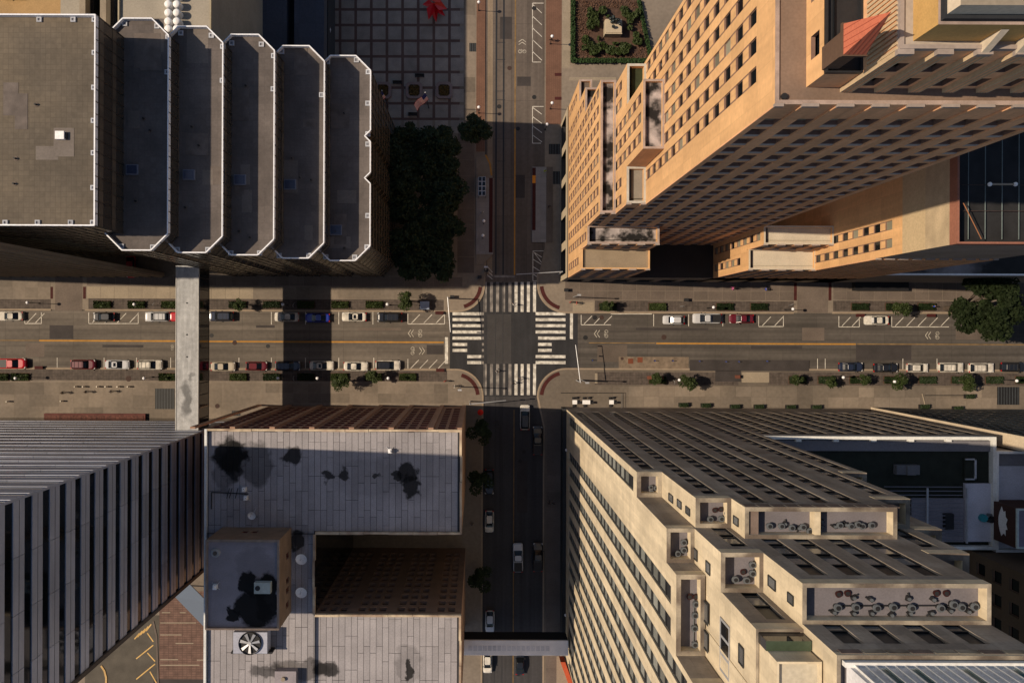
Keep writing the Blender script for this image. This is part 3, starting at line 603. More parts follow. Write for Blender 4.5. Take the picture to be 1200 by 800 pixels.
def SB(x0, x1, y0, y1, z0, z1, west=True, north=True, t=.55, h=1.1, roof=None, wext=None, top=lime_t):
    """one terrace of the tower: street pixels from the nadir, y down"""
    r = GB(x0, x1, y0, y1); mb = MB()
    zs = [(6.3 + 3.0 * i, 6.3 + 3.0 * i + 2.95) for i in range(40)]
    zs = [(6, max(z1 - 2.2, 7))]
    zs0 = max(6, z0 + .5) if z0 > 8 else 8.5
    zs = [(zs0, z1 - 2.0)]
    fl = [8.8 + 3.0 * i for i in range(40)]
    if west:
        us = []
        for c in [98.6, 118.2] + [137 + 35 * q for q in range(7)] + [153.5 + 35 * q for q in range(7)]:
            a = (c - y0) / S; us.append((a - .78, a + .78))
        us = [u for u in sorted(us) if u[0] > .25 and u[1] < r[3] - r[2] - .2]
        if z1 - zs0 > 4 and us:
            facade(mb, r, 'W', z0, z1, (us, zs), lime, .22, lime)
            for u0, u1 in us:
                for f in fl:
                    if f > zs0 + .1 and f + 2.9 < z1 - 2: SEW.append(((r[0] + .2, r[3] - (u0 + u1) / 2, f), R(270), (u1 - u0, 1, 2.6)))
        else: shell(mb, r, z0, z1, lime, 'W')
    else: shell(mb, r, z0, z1, lime, 'W')
    if north:
        us = []
        for c in (110.5, 128.5, 147.5, 163.5, 181, 197, 221.5, 238):
            a = (x1 - c) / S; us.append((a - .68, a + .68))
        us = [u for u in sorted(us) if u[0] > .3 and u[1] < r[1] - r[0] - .2]
        if z1 - zs0 > 4 and us:
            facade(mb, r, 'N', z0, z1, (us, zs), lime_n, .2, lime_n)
            for u0, u1 in us:
                for f in fl:
                    if f > zs0 + .1 and f + 2.9 < z1 - 2: SEN.append(((r[1] - (u0 + u1) / 2, r[3] - .18, f), R(180), (u1 - u0, 1, 2.3)))
        else: shell(mb, r, z0, z1, lime_n, 'N')
    else: shell(mb, r, z0, z1, lime_n, 'N')
    shell(mb, r, z0, z1, lime, 'ES'); mb.build('terrace_wall', se)
    c = MB(); rr = inset(r, .23); shell(c, rr, z0, z1 - h - .1, sdark, 'WN'); c.build('strip_backing', se)
    c = MB(); rr = inset(r, .02); zz = z1 - h; c.quad((rr[0], rr[2], zz), (rr[1], rr[2], zz), (rr[1], rr[3], zz), (rr[0], rr[3], zz), roof or greyroof); c.build('roof_deck', se)
    parapet(se, r, z1, lime, t, h, top); return r, zz
greyroof = mat('grey_felt_roof', (.15, .14, .155), var=.15, scale=.6)
tz = {k: zk(k) for k in (1.85, 2.19, 2.31, 2.2, 2.315, 2.52, 2.47, 2.82, 2.81, 3.11)}
S1 = SB(100.6, 116.5, 88.8, 104.6, 0, tz[1.85], top=lime_t, t=.45)
S2 = SB(116.5, 135.5, 88.8, 104.6, 0, tz[2.19], west=False, t=.4)
S3 = SB(135.5, 212.5, 88.8, 104.6, 0, tz[2.31], west=False, t=.35)
S2b = SB(212.5, 231, 88.8, 104.6, 0, tz[2.19], west=False, t=.4)
S1b = SB(231, 246, 88.8, 104.6, 0, tz[1.85], west=False, t=.45)
W2 = SB(100.6, 115.2, 104.6, 122.8, 0, tz[2.2], t=.35)
W3 = SB(100.6, 115.0, 122.8, 163.7, 0, tz[2.315], t=.4)
W4 = SB(100.6, 114.8, 163.7, 215, 0, tz[2.52])
W5 = SB(100.6, 114.8, 215, 370, 0, tz[2.2])
M2 = SB(115.4, 135.5, 104.6, 123.3, 20, tz[2.47], west=False, t=.35)
M2b = SB(135.5, 214, 104.6, 121.5, 20, tz[2.81], west=False, t=.3, h=1.0)
M2r = SB(214, 233, 104.6, 122, 0, tz[2.47], west=False)
M2s = SB(233, 247, 104.6, 122, 0, tz[2.2], west=False)
M3 = SB(115.8, 135.5, 123.3, 150, 20, tz[2.82] - 0, west=False, t=.2, h=1.2, roof=mat('cream_deck', (.50, .45, .35)))
M4 = SB(135.5, 214, 121.5, 150, 40, tz[3.11], west=False, t=.25, h=.5)
bulk = MB(); shell(bulk, GB(115.4, 246, 150, 370), 0, zk(2.9), lime, 'NESW', greyroof); bulk.build('terrace_wall', se)
# cornice panels on the front terrace, divider and panels in the front roof well
mb = MB(); r, z = S3; P_ = W(958.5, 612, tz[2.31]); mb.box(P_.x - .25, P_.x + .25, r[2] + .3, r[3] - .35, z, tz[2.31] - .05, lime); mb.build('roof_divider', se)
for i in range(11):
    x = r[0] + .1 + i * 1.2; mb = MB(); mb.box(x, x + 1.05, r[3] - .02, r[3] + .04, tz[2.31] - 1.3, tz[2.31] - .12, mat('dark_stone_panel', (.16, .12, .10), var=.3, scale=1)); mb.build('cornice_panel', se)
mb = MB(); mb.box(r[0] + .35, r[0] + 1.2, r[2] + .3, r[3] - .35, z, tz[2.31] - .2, MATS['dark_stone_panel']); mb.build('stone_panel', se)
r, z = M4
for i in range(9):
    x = r[0] + .4 + i * 1.5; mb = MB(); mb.box(x, x + 1.35, r[3] - .02, r[3] + .05, tz[3.11] - .9, tz[3.11] - .25, lime_t if i % 3 else MATS['dark_stone_panel']); mb.build('cornice_panel', se)
# roof fans, vents and pipes in the wells
fan_m = mat('zinc_vent', (.13, .145, .16), rough=.5, metal=.3)
def vent_mesh():
    mb = MB(); mb.tube((0, 0, 0), (0, 0, .35), .2, blackp, n=10); mb.tube((0, 0, .35), (0, 0, .5), .3, fan_m, .26, n=12); mb.tube((0, 0, .5), (0, 0, .54), .16, blackp, n=10); return mb.mesh('roof_fan')
def blower_mesh():
    mb = MB(); mb.box(-.2, .2, -.16, .16, 0, .3, blackp); mb.tube((0, 0, .3), (0, 0, .42), .14, fan_m, n=8); mb.tube((.2, 0, .15), (.42, .1, .15), .07, blackp); return mb.mesh('blower')
def redvent_mesh():
    mb = MB(); mb.tube((0, 0, 0), (0, 0, .25), .24, mat('dark_red_cowl', (.035, .008, .007), rough=.5), .3, n=12); mb.tube((0, 0, .25), (0, 0, .3), .2, blackp, n=12); return mb.mesh('red_cowl')
fm, bm_, rm = vent_mesh(), blower_mesh(), redvent_mesh()
def put(me, name, lst, z, s=1.0):
    for x, y in lst:
        p = W(x, y, z); o = inst(name, me, se, p - se.location, rnd.random() * 6); o.scale = (s, s, s)
z = M2b[1]; put(fm, 'roof_fan', [(979, 709.5), (1000, 709), (1024.5, 710), (1043.5, 709), (1065, 710), (1099, 710), (1114, 706), (1123, 709), (1138.5, 708.5)], z, 1.0)
put(bm_, 'blower', [(976, 716), (999, 699), (999, 717), (1019, 701), (1020, 717), (1043, 719), (1063, 700), (1065, 717), (1092, 701), (1090, 717), (1112, 714), (1133, 715)], z, .9)
put(rm, 'red_cowl', [(981.5, 695), (992, 694), (1096, 694), (1107.5, 694)], z, .8)
mb = MB(); a_, b_ = W(982, 709.5, z + .1), W(1138, 709, z + .1); mb.tube(a_, b_, .05, blackp); a_, b_ = W(955, 724, z + .1), W(1150, 724, z + .1); mb.tube(a_, b_, .06, fan_m); mb.build('roof_pipe', se)
z = S3[1]; put(fm, 'roof_fan', [(900, 615), (914, 615), (926, 617), (939, 616), (947, 621), (982, 614), (995, 615), (1003, 613), (1008, 615), (1019, 614)], z, 1.0)
put(bm_, 'blower', [(919, 613), (935, 618), (977, 616), (990, 614), (962, 610), (962, 616)], z, .9)
z = S2[1]; put(fm, 'roof_fan', [(831, 607), (844, 606.5), (851, 600)], z, 1.0); put(rm, 'red_cowl', [(837, 597), (844, 596)], z, .8)
z = W2[1]; put(fm, 'roof_fan', [(800, 634), (800, 643), (793, 647)], z, 1.0)
z = W3[1]; put(fm, 'roof_fan', [(814, 706), (813, 719), (812.5, 734), (813, 753)], z, 1.0); put(rm, 'red_cowl', [(807.5, 698), (815, 698)], z, .9)
mb = MB(); mb.tube(W(813.5, 700, z + .1), W(812.5, 756, z + .1), .05, fan_m); mb.build('roof_pipe', se)
z = M2[1]; put(fm, 'roof_fan', [(880, 660), (880, 670), (873, 678), (860, 677), (891, 673)], z, 1.0); put(rm, 'red_cowl', [(870, 669)], z, .8)
z = S1[1]; put(fm, 'roof_fan', [(762, 570), (768, 571), (763, 576)], z, .9)
# tall glazed corner room and white glazed penthouse
zc = tz[2.82]
q = GB(116.6, 135, 124.6, 128.6); mb = MB(); shell(mb, q, zc - 1.2, zk(2.9), darkg, 'NESW', mat('green_glass', (.05, .07, .045), rough=.2)); mb.build('glazed_strip', se)
q = GB(117.2, 134.5, 128.7, 150); mb = MB(); shell(mb, q, zc - 1.2, zk(2.98), lime, 'NESW', MATS['cream_deck']); mb.build('penthouse', se); parapet(se, q, zk(2.98) + .3, lime, .15, .35)
whc = mat('white_cladding', (.70, .70, .68), var=.06, rough=.5)
teal = glass('teal_glass', (.02, .12, .14), .15, .6)
zq = zk(3.1); q = GB(139.5, 214, 125.3, 150); mb = MB(); shell(mb, q, zq, zk(3.9), mat('pale_grey_cladding', (.72, .72, .74), rough=.5), 'NESW', whc); mb.build('penthouse', se)
mb = MB(); mb.box(q[0] - .3, q[1], q[3], q[3] + .32, zk(3.1), zk(3.13), whc); mb.build('white_gutter', se)
for i in range(20):
    x = q[0] + .3 + i * .62; mb = MB(); mb.box(x, x + .1, q[3], q[3] + .16, zk(3.13), zk(3.9), whc); mb.build('white_fin', se)
for i in (2, 5, 10, 15):
    for j in (0, 1): x = q[0] + .45 + (i + j * .5) * .62 * (1.0); mb = MB(); mb.box(x, x + .27, q[3] + .01, q[3] + .1, zk(3.15), zk(3.5), teal); mb.build('teal_pane', se)
# tall windows in the upper west faces
wl = win_mesh('tall_window', darkg, silver, .05, 2, .06)
def ww(plane, x0, x1, y0, y1, n=''):
    k0_, k1_ = (x0 - NX) / plane, (x1 - NX) / plane; km = (k0_ + k1_) / 2; c_ = ((y0 + y1) / 2 - NY) / km; return ((plane / S - .03, -c_ / S, zk(k0_)), R(270), ((y1 - y0) / km / S, 1, max(zk(k1_) - zk(k0_), .8)))
pieces(se, 'tall_window', wl, [ww(115.8, 846, 857, 727, 790)]); pieces(se, 'small_window', wdark, [ww(115.8, 868, 874, 755, 778), ww(115.0, 825, 832, 703, 728), ww(115.0, 826, 832, 738, 760), ww(115.4, 813, 819, 641, 654), ww(115.4, 829, 834, 657, 671), ww(135.5, 902, 911, 675, 688),
    ww(135.5, 925, 932, 694, 706), ww(116.5, 785, 790, 578, 587), ww(116.5, 795, 800, 585, 594), ww(116.5, 805, 810, 593, 602), ww(135.5, 861, 867, 604, 614)])
# podium level recess on the west front and the front annex E1
an = empty('office_annex', (246.5 / S, -88.8 / S, 0), 'lower office block with dark roof terrace behind white coping, right of stepped tower', 'building')
e1 = GB(246.3, 443, 88.8, 185); z1 = zk(1.37); mb = MB()
us = []
for i in range(7):
    for c in (14, 29.5): a = (i * 33 - 6 + c) / S; us.append((a - .85, a + .85))
us = [u for u in us if u[0] > .3 and u[1] < e1[1] - e1[0] - .3]
us = sorted([(e1[1] - e1[0] - b, e1[1] - e1[0] - a) for a, b in us])
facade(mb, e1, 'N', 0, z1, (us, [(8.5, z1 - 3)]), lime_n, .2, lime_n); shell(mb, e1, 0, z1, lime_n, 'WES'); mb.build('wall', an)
c = MB(); c.quad((e1[1], e1[3] - .23, 0), (e1[0], e1[3] - .23, 0), (e1[0], e1[3] - .23, z1), (e1[1], e1[3] - .23, z1), sdark); c.build('strip_backing', an)
pl = [((e1[1] - (a + b) / 2, e1[3] - .18, 8.8 + 3 * i), R(180), (b - a, 1, 2.3)) for a, b in us for i in range(10) if 8.8 + 3 * i < z1 - 5.5]
pieces(an, 'window', wdark, pl)
zr = z1 - 1.0
def arect(x0, y0, x1, y1, z): return RC(x0, y0, x1, y1, z)
a = arect(903, 515, 1163, 640, zr); dkr = mat('black_green_deck', (.018, .022, .016), var=.3, scale=.8)
mb = MB(); mb.quad((e1[0], e1[2], zr), (e1[1], e1[2], zr), (e1[1], e1[3], zr), (e1[0], e1[3], zr), dkr); mb.build('roof_deck', an)
parapet(an, (e1[0], e1[1], e1[2], e1[3]), z1, mat('white_coping', (.66, .66, .62)), .45, 1.0)
mb = MB(); mb.box(*arect(905, 515.5, 1159, 528, zr + .05), zr, zr + .35, mat('grey_ledge', (.17, .165, .18), var=.15)); mb.build('ledge', an)
for x in (936, 980, 1024, 1068, 1112): mb = MB(); mb.box(*arect(x - 3, 514, x + 3, 517.5, z1), z1 - .6, z1 + .06, MATS['white_coping']); mb.build('coping_block', an)
whr = mat('white_membrane', (.50, .50, .56), var=.12, scale=.4)
mb = MB(); mb.box(*arect(1130, 566, 1163, 634, zr + .3), zr, zr + .5, whr); mb.build('white_deck', an)
mb = MB(); mb.box(*arect(1051, 545, 1078, 556, zr + 1), zr, zr + 1.0, mat('duct_grey', (.13, .13, .14))); mb.box(*arect(1062, 545, 1072, 556, zr + 1), zr + 1, zr + 1.4, MATS['duct_grey']); mb.build('roof_unit', an)
mb = MB(); h_ = arect(1131, 537, 1144, 562, zr + .6); mb.box(h_[0], h_[1], h_[2], h_[3], zr, zr + .5, dkr); mb.box(h_[1] - .25, h_[1], h_[2], h_[3], zr + .5, zr + .7, silver); mb.box(h_[0], h_[1], h_[2], h_[2] + .2, zr + .5, zr + .7, silver); mb.box(h_[0], h_[1], h_[3] - .2, h_[3], zr + .5, zr + .7, silver); mb.build('roof_hatch', an)
for i in range(14): y = 570 + i * 4.8; mb = MB(); p0, p1 = W(1036, y, zr + .9), W(1128, y, zr + .9); mb.box(p0.x, p1.x, p0.y - .06, p0.y + .06, zr + .85, zr + .95, mat('grey_slat', (.16, .16, .19))); mb.build('terrace_slat', an)
mb = MB(); mb.box(*arect(1067, 583, 1128, 634, zr), zr, zr + .3, mat('pale_terrace', (.26, .25, .28))); mb.build('terrace_floor', an)
for x in (1082, 1128):
    mb = MB(); p = W(x, 600, zr); mb.box(p.x - .12, p.x + .12, W(x, 634, zr).y, W(x, 570, zr).y, zr + .95, zr + 1.15, silver); mb.build('terrace_beam', an)
mb = MB(); mb.box(*arect(1108, 602, 1118, 620, zr + 1), zr + .3, zr + 1, blackp); mb.build('terrace_table', an)
mb = MB(); p = W(1175, 607, zr + .5)
f2 = empty('roof_fan_unit', (W(1153, 607, z1).x, W(1153, 607, z1).y, zr + .5), 'teal round fan with black ducts on the white roof deck', 'fan')
mb = MB(); p = f2.location; mb.tube((p.x, p.y, p.z), (p.x, p.y, p.z + .6), .55, mat('teal_fan', (.03, .22, .26)), n=14); mb.build('fan', f2)
mb = MB(); mb.tube((p.x + .5, p.y - .2, p.z + .3), (p.x + 1.7, p.y - .5, p.z + .3), .35, blackp); mb.tube((p.x + 1.2, p.y + .2, p.z + .3), (p.x + 2.0, p.y - 1, p.z + .3), .3, blackp); mb.tube((p.x + .6, p.y + .5, p.z + .3), (p.x + 1.9, p.y + .3, p.z + .3), .2, fan_m); mb.build('duct', f2)
# tall slab to the right
sb = empty('slab_tower', (460 / S, -98 / S, 0), 'narrow grey tower end wall with a sunlit tan edge, right edge below the street', 'building')
s2 = GB(460, 700, 88.8, 99.5); mb = MB(); shell(mb, s2, 0, zk(1.8), tan, 'W'); shell(mb, s2, 0, zk(1.8), mat('grey_green_wall', (.16, .155, .13), var=.2), 'NES', lime); mb.build('wall', sb)
pieces(sb, 'window', wdark, [((460 / S + 1.5 + 2.6 * i, s2[3] + .03, 6 + 3.2 * j), R(180), (1.5, 1, 1.8)) for i in range(12) for j in range(14)])
mb = MB(); mb.box(s2[0] - .1, s2[0] + .25, s2[2], s2[3] + .3, 0, zk(1.8), mat('pale_edge', (.55, .46, .34))); mb.build('corner_strip', sb)
# white-roofed block
wb = empty('white_roofed_block', (444 / S, -101 / S, 0), 'block with a plain white membrane roof at the right edge', 'building')
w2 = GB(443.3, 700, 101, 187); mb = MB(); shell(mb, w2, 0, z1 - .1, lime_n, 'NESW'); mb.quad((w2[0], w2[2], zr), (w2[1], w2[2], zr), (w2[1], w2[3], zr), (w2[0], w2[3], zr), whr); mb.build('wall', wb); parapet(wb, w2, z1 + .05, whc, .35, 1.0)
mb = MB(); mb.box(w2[0] + .4, w2[1], w2[3] - 2.2, w2[3] - .4, zr, zr + .15, MATS['grey_ledge']); mb.build('ledge', wb)
# boxed plant room with a painted leaf sign
pr = empty('plant_room', (441 / S, -143 / S, zr), 'dark brown rooftop plant room with a torn white leaf sign on its side', 'plant room')
p4 = GB(441, 470, 143.5, 176); zt = zk(1.43); mb = MB(); shell(mb, p4, zr, zt, mat('dark_brown_cladding', (.06, .028, .022)), 'NESW', mat('violet_roof', (.22, .20, .27))); mb.build('wall', pr); parapet(pr, p4, zt + .25, mat('pale_teal_coping', (.50, .60, .60)), .25, .3)
sg = MB(); yc = (p4[2] + p4[3]) / 2 + .3; zc_ = (zr + zt) / 2; pts = [(-2.1, -.2), (-1.6, .5), (-1.9, 1.0), (-1.0, 1.0), (-.9, 1.5), (-.2, 1.1), (.5, 1.5), (.8, 1.0), (1.6, .9), (1.4, .4), (2.1, -.1), (1.2, -.7), (.4, -1.0), (-.5, -1.0), (-1.3, -.7)]
sg.add([(p4[0] - .04, yc + a_, zc_ + b_ * .8) for a_, b_ in pts], [tuple(range(len(pts)))], whitep); sg.build('leaf_sign', pr)
# brick block south of it, its deep shade put into the brick colour
bk = empty('brown_brick_block', (425 / S, -188 / S, 0), 'shaded brown brick block with square windows, right edge near the bottom', 'building')
b3 = GB(425, 640, 187.5, 330); brick3 = mat('shade_darkened_brick', (.10, .07, .045), var=.15, extra=None)
mb = MB(); hl = facade(mb, b3, 'W', 0, zk(2.0), ([(1.2 + 3.2 * i, 2.9 + 3.2 * i) for i in range(7)], [(4 + 3.6 * i, 6 + 3.6 * i) for i in range(20)]), brick3, .3, brick3)
shell(mb, b3, 0, zk(2.0), brick3, 'NES', greyroof); mb.build('wall', bk); pieces(bk, 'window', win_dark, hl)
# ground floor of the stepped tower: dark shopfront band and cornice on the west side
mb = MB(); q = GB(96.5, 100.5, 88, 370); mb.box(q[0], q[1], q[2], q[3], 0, 4.2, mat('dark_shopfront', (.03, .032, .034))); mb.build('shopfront', se)
allw = [(p, wblind) for p in SEW if in_frame(p[0], 20)] + [(p, wdark) for p in SEN if in_frame(p[0], 20)]
allw.sort(key=lambda w: -w[0][0][2]); cut = allw[:300]; rest = allw[300:]
pieces(se, 'window', wblind, [w[0] for w in cut if w[1] is wblind]); pieces(se, 'window', wdark, [w[0] for w in cut if w[1] is wdark])
pieces(se, 'window', wblind, [w[0] for w in rest if w[1] is wblind], 0, 'window_rows'); pieces(se, 'window', wdark, [w[0] for w in rest if w[1] is wdark], 0, 'window_rows')

# ------------------------------------------------------------------ plank-roofed building (lower left of the crossing)
kz = zk(1.31); X0, X1, Y0, Y1 = -244.7, -14.6, 88.3, 345; CX, CY0, CY1 = -145.8, 182, 253.7
pb = empty('plank_roof_building', (X1 / S, -Y0 / S, 0), 'pinkish stone building with grey plank roof and black light court, left of the lower street', 'building')
pink = mat('pinkish_granite', (.32, .20, .14), var=.15, scale=.4, streak=(.8, .8, .05, .08))
redrev = mat('dark_red_reveal', (.13, .03, .03)); wred = win_mesh('window', glass('black_pane', (.008, .008, .01), .1), redrev, .1, 0, .12)
PW = []
def cols_N(xa, xb):     # openings measured from the east end
    us = []
    def col(c): a = (xb - c) / S; us.append((a - .56, a + .56))
    for c in (-24.0, -33.5): col(c)
    for i in range(6):
        for d_ in (-9.5, 0, 9.5): col(-42.6 - 35.6 * i - 17.8 + d_)
    return sorted([u for u in us if u[0] > .2 and u[1] < (xb - xa) / S - .2])
vs = [(4.2 + 3.02 * i, 6.1 + 3.02 * i) for i in range(11)]; vs = [v for v in vs if v[1] < kz - .9]
mb = MB(); r_ = GB(X0, X1, Y0, CY0); PW += facade(mb, r_, 'N', 0, kz, (cols_N(X0, X1), vs), pink, .5, redrev); shell(mb, r_, 0, kz, pink, 'EW'); shell(mb, r_, 0, kz, darkg, 'S'); mb.build('wall', pb)  # court side in black glass, standing in for the shade of the court
mb = MB(); r2_ = GB(CX, X1, CY1, Y1); court_m = mat('court_shade_granite', (.20, .135, .10), var=.15, scale=.4); PC = facade(mb, r2_, 'N', 0, kz, (cols_N(CX, X1), vs), court_m, .5, court_m); shell(mb, r2_, 0, kz, pink, 'SE'); mb.build('wall', pb)  # darker granite here: the shade inside the court is put into its colour
mb = MB(); r3_ = GB(X0, CX, CY0, Y1); shell(mb, r3_, 0, kz, pink, 'SW'); shell(mb, r3_, 0, kz, darkg, 'E'); shell(mb, (CX / S, X1 / S - .02, -CY1 / S, -CY0 / S - .02), 0, kz - .7, darkg, 'N') if False else None; mb.build('wall', pb)  # black glass on the court side again stands in for shade
c = MB(); c.quad((r_[1], r_[3] - .6, 0), (r_[0], r_[3] - .6, 0), (r_[0], r_[3] - .6, kz - 1), (r_[1], r_[3] - .6, kz - 1), blackp); c.quad((r2_[1], r2_[3] - .6, 0), (r2_[0], r2_[3] - .6, 0), (r2_[0], r2_[3] - .6, kz - 1), (r2_[1], r2_[3] - .6, kz - 1), blackp); c.build('inner_wall', pb)
pieces(pb, 'window', win_mesh('window', MATS['black_pane'], court_m, .06, 0, .1), PC[:150] if len(PC) > 150 else PC, 150); pieces(pb, 'window', wred, PW, 150)
for i in range(7):   # thick piers
    x = (-42.6 - 35.6 * i) / S if i else -42.6 / S
    mb = MB(); mb.box(x - .38, x + .38, -Y0 / S, -Y0 / S + .3, 0, kz - .3, pink); mb.build('pier', pb)
mb = MB(); mb.box(X1 / S - .7, X1 / S, -Y0 / S, -Y0 / S + .3, 0, kz - .3, pink); mb.build('pier', pb)
def wp(x, y, k=1.31): a, b = g(x, y, k); return a / S, -b / S
bl = [(*wp(x, y), rx, ry, am) for x, y, rx, ry, am in ((268, 533, 2.6, 2.8, 1), (272, 540, 1.8, 3.2, .9), (299, 545, 2.6, 3.6, .6), (262, 552, 2.0, 3.2, .5), (341, 535, 1.5, 1.5, .95), (384, 558, .7, 1.1, .9), (403, 557, .95, 1.1, .9), (443, 560, .6, .6, .85), (476, 555, 1.6, 1.7, .95), (481, 569, 1.2, 1.9, .95), (465, 557, .8, .6, .9), (380, 785, 2.2, 1.4, .9), (355, 786, 5, 1.6, .55), (310, 788, 2.4, 1.2, .7), (478, 786, .7, 1.4, .95), (478, 782, 2.2, 3.2, .3), (348, 634, 1.1, 1.6, .9), (430, 560, 6, 3, .16), (480, 545, 5, 6, .15), (345, 630, 2, 3, .2))]
plank = mat('grey_roof_plank', (0.281, 0.268, 0.281), var=.13, scale=.35, pervar=.1, extra=stains(bl, dark=.05, soft=.2, freq=.6))
xa, xb, ya, yb = GB(X0, X1, Y0, Y1); pw, ph = 5.6 / S, 30.5 / S
mb = MB(); base_m = mat('black_roof_underlay', (.04, .04, .045))
for rr in (r_, r2_, r3_): mb.quad((rr[0], rr[2], kz - .62), (rr[1], rr[2], kz - .62), (rr[1], rr[3], kz - .62), (rr[0], rr[3], kz - .62), base_m)
mb.build('roof_deck', pb)
mb = MB(); mb.box(-pw / 2 + .028, pw / 2 - .028, -ph / 2 + .03, ph / 2 - .03, 0, .05, plank, bottom=False); pm = mb.mesh('roof_plank')
pls = []
for i in range(int((xb - xa - .7) / pw)):
    off = rnd.choice((0, .3, .5, .75)) * ph
    x = xa + .4 + (i + .5) * pw; j = -1
    while True:
        y = yb - .45 - off - (j + .5) * ph; j += 1
        if y < ya: break
        top, bot = min(y + ph / 2, yb - .4), y - ph / 2
        if top <= bot: continue
        segs = [(bot, top)]
        if x > CX / S - .5:      # cut round the light court
            c0, c1 = -CY0 / S + .35, -CY1 / S - .35; segs = []
            if top > c0: segs.append((max(bot, c0), top))
            if bot < c1: segs.append((bot, min(top, c1)))
        for b0, t0 in segs:
            if t0 - b0 > .3: pls.append(((x, (b0 + t0) / 2, kz - .6 + rnd.random() * .012), 0, (1, (t0 - b0) / ph, 1)))
rnd.shuffle(pls); pieces(pb, 'roof_plank', pm, pls, 300, 'roof_planks')
cop = mat('beige_coping', (.50, .41, .29), var=.35, scale=1.2, col2=(.30, .22, .16), mixs=.6)
def coping(x0, y0, x1, y1):
    n = max(1, int(math.hypot(x1 - x0, y1 - y0) / 3.4)); t = .34
    for i in range(n):
        a = (x0 + (x1 - x0) * i / n, y0 + (y1 - y0) * i / n); b = (x0 + (x1 - x0) * (i + 1) / n, y0 + (y1 - y0) * (i + 1) / n); j = rnd.uniform(-.05, .05); mb = MB()
        mb.box(min(a[0], b[0]) - (t / 2 if x0 == x1 else -.02) + j * (x0 == x1), max(a[0], b[0]) + (t / 2 if x0 == x1 else -.02) + j, min(a[1], b[1]) - (t / 2 if y0 == y1 else -.02) + j, max(a[1], b[1]) + (t / 2 if y0 == y1 else -.02), kz - .6, kz + rnd.uniform(-.03, .03), cop); mb.build('coping_stone', pb)
q = lambda v: v / S
coping(q(X0), -q(Y0) - .15, q(X1), -q(Y0) - .15); coping(q(X1) - .15, -q(Y0), q(X1) - .15, -q(CY0)); coping(q(CX), -q(CY0) + .15, q(X1), -q(CY0) + .15); coping(q(CX) - .15, -q(CY1), q(CX) - .15, -q(CY0)); coping(q(CX), -q(CY1) - .15, q(X1), -q(CY1) - .15); coping(q(X1) - .15, -q(CY1), q(X1) - .15, -q(Y1))
mb = MB(); mb.box(q(X0) - .05, q(X0) + .3, -q(Y1), -q(Y0), kz - .6, kz + .05, mat('white_edge', (.60, .62, .62))); mb.build('white_coping', pb)
# penthouse on it
kp = zk(1.39); p5 = GB(-229.6, -167.6, 176.7, 252.3); zr5 = kz - .55
ph_ = empty('roof_penthouse', (p5[0], p5[3], zr5), 'brown stone penthouse with a black puddle on its grey roof', 'penthouse')
mb = MB(); brn = mat('brown_stone', (.22, .15, .10), var=.18, scale=.6)
h1 = facade(mb, p5, 'E', zr5, kp, ([(1.4, 2.3), (3.6, 4.4), (5.0, 5.8), (8.6, 9.5)], [(zr5 + 1.5, zr5 + 3.2)]), brn, .3, brn); h2 = facade(mb, p5, 'N', zr5, kp, ([(4.3, 5.2), (5.7, 6.6)], [(zr5 + 2, zr5 + 3.4)]), brn, .3, brn)
shell(mb, p5, zr5, kp, brn, 'SW'); mb.build('wall', ph_); pieces(ph_, 'window', wred, h1 + h2)
bl2 = [(*wp(x, y, 1.39), rx, ry, am) for x, y, rx, ry, am in ((297, 715, 2.6, 2.8, 1), (290, 685, 1.3, 2.0, 1), (312, 700, 1.8, 4, 1), (273, 720, .9, .9, 1), (300, 665, 3, 3, .2))]
proof = mat('penthouse_felt', (.25, .23, .25), var=.12, scale=.5, extra=stains(bl2, dark=.03, soft=.15, freq=.6))
mb = MB(); mb.quad((p5[0], p5[2], kp - .3), (p5[1], p5[2], kp - .3), (p5[1], p5[3], kp - .3), (p5[0], p5[3], kp - .3), proof); mb.build('roof_deck', ph_); parapet(ph_, p5, kp, mat('grey_brown_coping', (.26, .20, .16), var=.25, scale=1), .3, .35)
# plant on the roofs
ac = empty('air_conditioner', (*W(318, 689, kp)[:2], kp - .3), 'pale grey air conditioner standing in the black puddle on the penthouse roof', 'air conditioner')
mb = MB(); b_ = RC(298, 682, 317, 695, kp + .6); mb.box(*b_, kp - .2, kp + .75, mat('pale_green_casing', (.36, .40, .37))); mb.build('casing', ac)
mb = MB(); mb.tube((b_[0] + .5, (b_[2] + b_[3]) / 2, kp + .76), (b_[0] + .5, (b_[2] + b_[3]) / 2, kp + .8), .36, blackp, n=14); mb.build('fan_grille', ac)
ct = empty('cooling_tower', (*W(290, 754, kz)[:2], zr5), 'large cooling fan unit with six pale blades beside the penthouse', 'cooling tower')
b_ = RC(272, 742, 312, 767, kz + 2.4); zf = zr5 + 2.4
mb = MB(); mb.box(*b_, zr5 + .3, zf, mat('blue_grey_casing', (.34, .36, .44), rough=.6)); mb.box(b_[0] - .5, b_[1] + .6, b_[2] - .25, b_[2], zr5, zf - .5, blackp); mb.build('casing', ct)
cx, cy = (b_[0] + b_[1]) / 2, (b_[2] + b_[3]) / 2
mb = MB(); mb.tube((cx, cy, zf), (cx, cy, zf + .35), 1.65, blackp, n=24, caps=False); mb.tube((cx, cy, zf), (cx, cy, zf + .02), 1.6, blackp, n=24); mb.build('fan_ring', ct)
for i in range(7):
    a = i * math.pi * 2 / 7 + .2; u = Vector((math.cos(a), math.sin(a), 0)); w = Vector((-u.y, u.x, 0)); c0 = Vector((cx, cy, zf + .2)); mb = MB()
    mb.quad(c0 + u * .2 - w * .1, c0 + u * 1.45 - w * .22, c0 + u * 1.45 + w * .22 + Vector((0, 0, .1)), c0 + u * .2 + w * .1 + Vector((0, 0, .05)), silver); mb.build('blade', ct)
